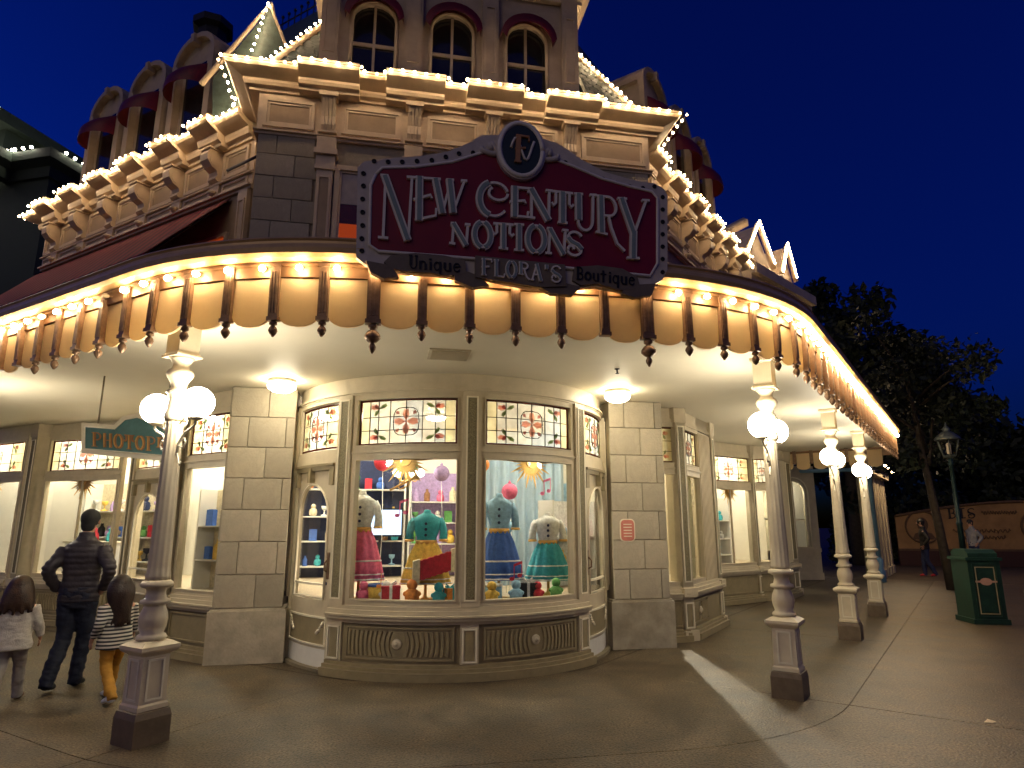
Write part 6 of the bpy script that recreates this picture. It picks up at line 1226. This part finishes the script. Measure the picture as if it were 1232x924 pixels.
# far passers-by
JF = {k: (v[0], v[1], v[2]) for k, v in JM.items()}
person('person', 'dark-clad passer-by walking in front of the tan hoarding', (13.1, 21.2, 0), R(60), JF, 1.1, CM['black'], CM['navy'], CM['red'], hair_short, 'far passers-by')
person('person', 'passer-by in grey top standing beyond the litter bin', (16.6, 24.0, 0), R(100), JF, 1.12, mat('cloth_grey', (.22, .23, .25), .7), CM['navy'], CM['black'], hair_short, 'far passers-by')
person('person', 'passer-by in pale pink top in the dark passage beyond the columns', (10.6, 25.0, 0), R(0), JF, 1.1, mat('cloth_dusty_pink', (.4, .22, .2), .7), CM['navy'], CM['black'], hair_short, 'far passers-by')
# blue post and fluted building beyond the veranda
t = thing('blue_post', 'slim pale blue post at the far end of the veranda', 'post', (10.55, 19.3, 0)); blm = mat('pale_blue_paint', (.22, .42, .55), .5, var=.08)
b = MB(); b.lathe([(.14, 0), (.14, .3), (.1, .36), (.12, .6), (.07, .7)], (10.55, 19.3, 0), 12); b.build('base', blm, t); b = MB(); b.lathe([(.075, .7), (.065, 3.1), (.1, 3.15), (.1, 3.3)], (10.55, 19.3, 0), 12); b.build('shaft', blm, t); b = MB(); b.tube([(10.55, 19.3, 3.2), (7.6, 20.6, 3.2)], .06, 6); b.build('beam', blm, t)
t = thing('far_shop', 'far cream shop with tall fluted pilasters beyond the blue post', 'building', (12.2, 22, 0)); fm = Flat((10.75, 19.9), (13.2, 23.4))
b = MB(); b.mbox(fm, 0, fm.L, -.25, 0, 0, 4.2); b.build('wall', 'olive', t)
for k in range(5): b = MB(); b.mbox(fm, .15 + k * .85, .5 + k * .85, 0, .12, .25, 3.1); b.mbox(fm, .1 + k * .85, .55 + k * .85, 0, .16, 0, .25); b.build('pilaster', 'cream', t)
b = MB(); b.mbox(fm, -.05, fm.L, 0, .25, 3.1, 3.35); b.mbox(fm, -.05, fm.L, 0, .4, 3.35, 3.5); b.build('cornice', 'cream', t); 
b = MB()
for k in range(28): x, y, z = fm(.0 + k * .15, .44, 3.42); b.sph((x, y, z), .04, 6, 4)
o = b.build('light_string', 'bulb', t); o['kind'] = 'stuff'
# hanging lanterns in the dark passage
for k, (hx, hy) in enumerate(((8.75, 21.5), (9.6, 22.6))):
    t = thing('passage_lantern', 'small lit lantern hanging in the dark passage beyond the veranda', 'lantern', (hx, hy, 2.6), 'lanterns in the passage'); b = MB(); b.tube([(hx, hy, 3.5), (hx, hy, 2.85)], .012, 5); b.lathe([(.16, 2.78), (.1, 2.85), (.02, 2.88)], (hx, hy, 0), 8); b.build('hood', 'dark', t); b = MB(); b.lathe([(.1, 2.62), (.15, 2.7), (.15, 2.78)], (hx, hy, 0), 8); b.build('glass', 'ceill', t)
# --- lit pediments of the further building on the right
t = thing('gabled_neighbour', 'cream neighbouring building with two light-edged pediments beyond the right cornice', 'building', (6.6, 17.2, 0)); nm = Flat((6.2, 16.7), (8.9, 19.3))
b = MB(); b.mbox(nm, 0, nm.L, -3, 0, 3.45, 8.5); b.build('wall', 'facadep', t); b = MB(); b.mbox(nm, -.2, nm.L, 0, .45, 8.0, 8.15); b.mbox(nm, -.2, nm.L, 0, .6, 8.15, 8.42); b.mbox(nm, -.2, nm.L, 0, .3, 7.7, 8.0); b.build('cornice', 'facade', t)
def ped(mp, c, w, z, h):
    b = MB(); b.prism(mp, [(c - w, z), (c + w, z), (c, z + h)], -1.2, .1); p = b.build('pediment', 'facade', t); b = MB(); pts = [mp(c - w, .2, z + .02), mp(c, .2, z + h + .06), mp(c + w, .2, z + .02)]; b.tube(pts, .07, 6); b.build('pediment_moulding', 'facade', p); b = MB()
    for a, e in ((0, 1), (1, 2)):
        for k in range(14): q = Vector(pts[a]).lerp(Vector(pts[e]), k / 14); b.sph((q.x + .04, q.y - .06, q.z + .05), .03, 5, 4)
    o = b.build('light_string', 'bulb', p); o['kind'] = 'stuff'
ped(nm, 1.0, .85, 8.9, 1.1); ped(nm, 2.85, .5, 8.9, 1.0)
b = MB(); pts = [nm(1.0, -1.6, 10.0), nm(2.0, -.6, 10.75)]; b.tube(pts, .16, 4); b.build('roof_strut', 'facade', t)
# --- dark building at the far left with lit cornices
t = thing('left_neighbour', 'dark green building with light-edged cornices beyond the left front', 'building', (-15, 18, 0)); lm_ = Flat((-22, 19.5), (-13.8, 17.6)); dgm = mat('dark_green_wall', (.03, .045, .035), .7)
b = MB(); b.mbox(lm_, 0, lm_.L, -4, 0, 0, 12.2); b.build('wall', dgm, t)
lp = [lm_(0, 0, 0)[:2], lm_(5.6, 0, 0)[:2], lm_(5.6, .5, 0)[:2], lm_(7.0, .5, 0)[:2], lm_(7.0, 0, 0)[:2], lm_(lm_.L, 0, 0)[:2], lm_(lm_.L, -3, 0)[:2]]
b = MB(); b.sweep(lp, [(-.2, 11.7), (.1, 11.7), (.15, 12.0), (.4, 12.15), (.45, 12.4), (-.2, 12.5)]); b.build('cornice', dgm, t)
b = MB(); 
for i in range(len(lp) - 1):
    a, e = Vector(lp[i]), Vector(lp[i + 1]); L_ = (e - a).length; d = (e - a) / L_; n_ = Vector((d.y, -d.x)) * .5; k = 0
    while k < L_: q = a + d * k + n_; b.sph((q.x, q.y, 12.45), .045, 5, 4); k += .3
o = b.build('light_string', emit('cool_bulb', (1, .9, .7), 25), t); o['kind'] = 'stuff'
b = MB(); b.mbox(lm_, 0, 6.0, -3, -.3, 12.4, 14.2); b.mbox(lm_, -.2, 6.3, -3, .2, 13.9, 14.3); b.build('upper_block', dgm, t)
b = MB(); 
for k in range(20): b.sph(lm_(k * .33, .25, 14.3), .045, 5, 4)
o = b.build('light_string', bpy.data.materials['cool_bulb'], t); o['kind'] = 'stuff'
# a pale scrap lying on the paving and a dark drain
x, y = 4.0, 5.9; b = MB(); b.add([(x - .05, y, .006), (x, y - .03, .012), (x + .06, y + .01, .008), (x + .01, y + .04, .02)], [(0, 1, 2, 3)]); b.add([(x - .05, y, .004), (x, y - .03, .008), (x + .06, y + .01, .004), (x + .01, y + .04, .016)], [(0, 1, 2, 3)]); tag(b.build('paper_scrap', CM['cream'], None, (x, y, .006)), 'pale crumpled paper scrap lying on the brown paving', 'scrap')
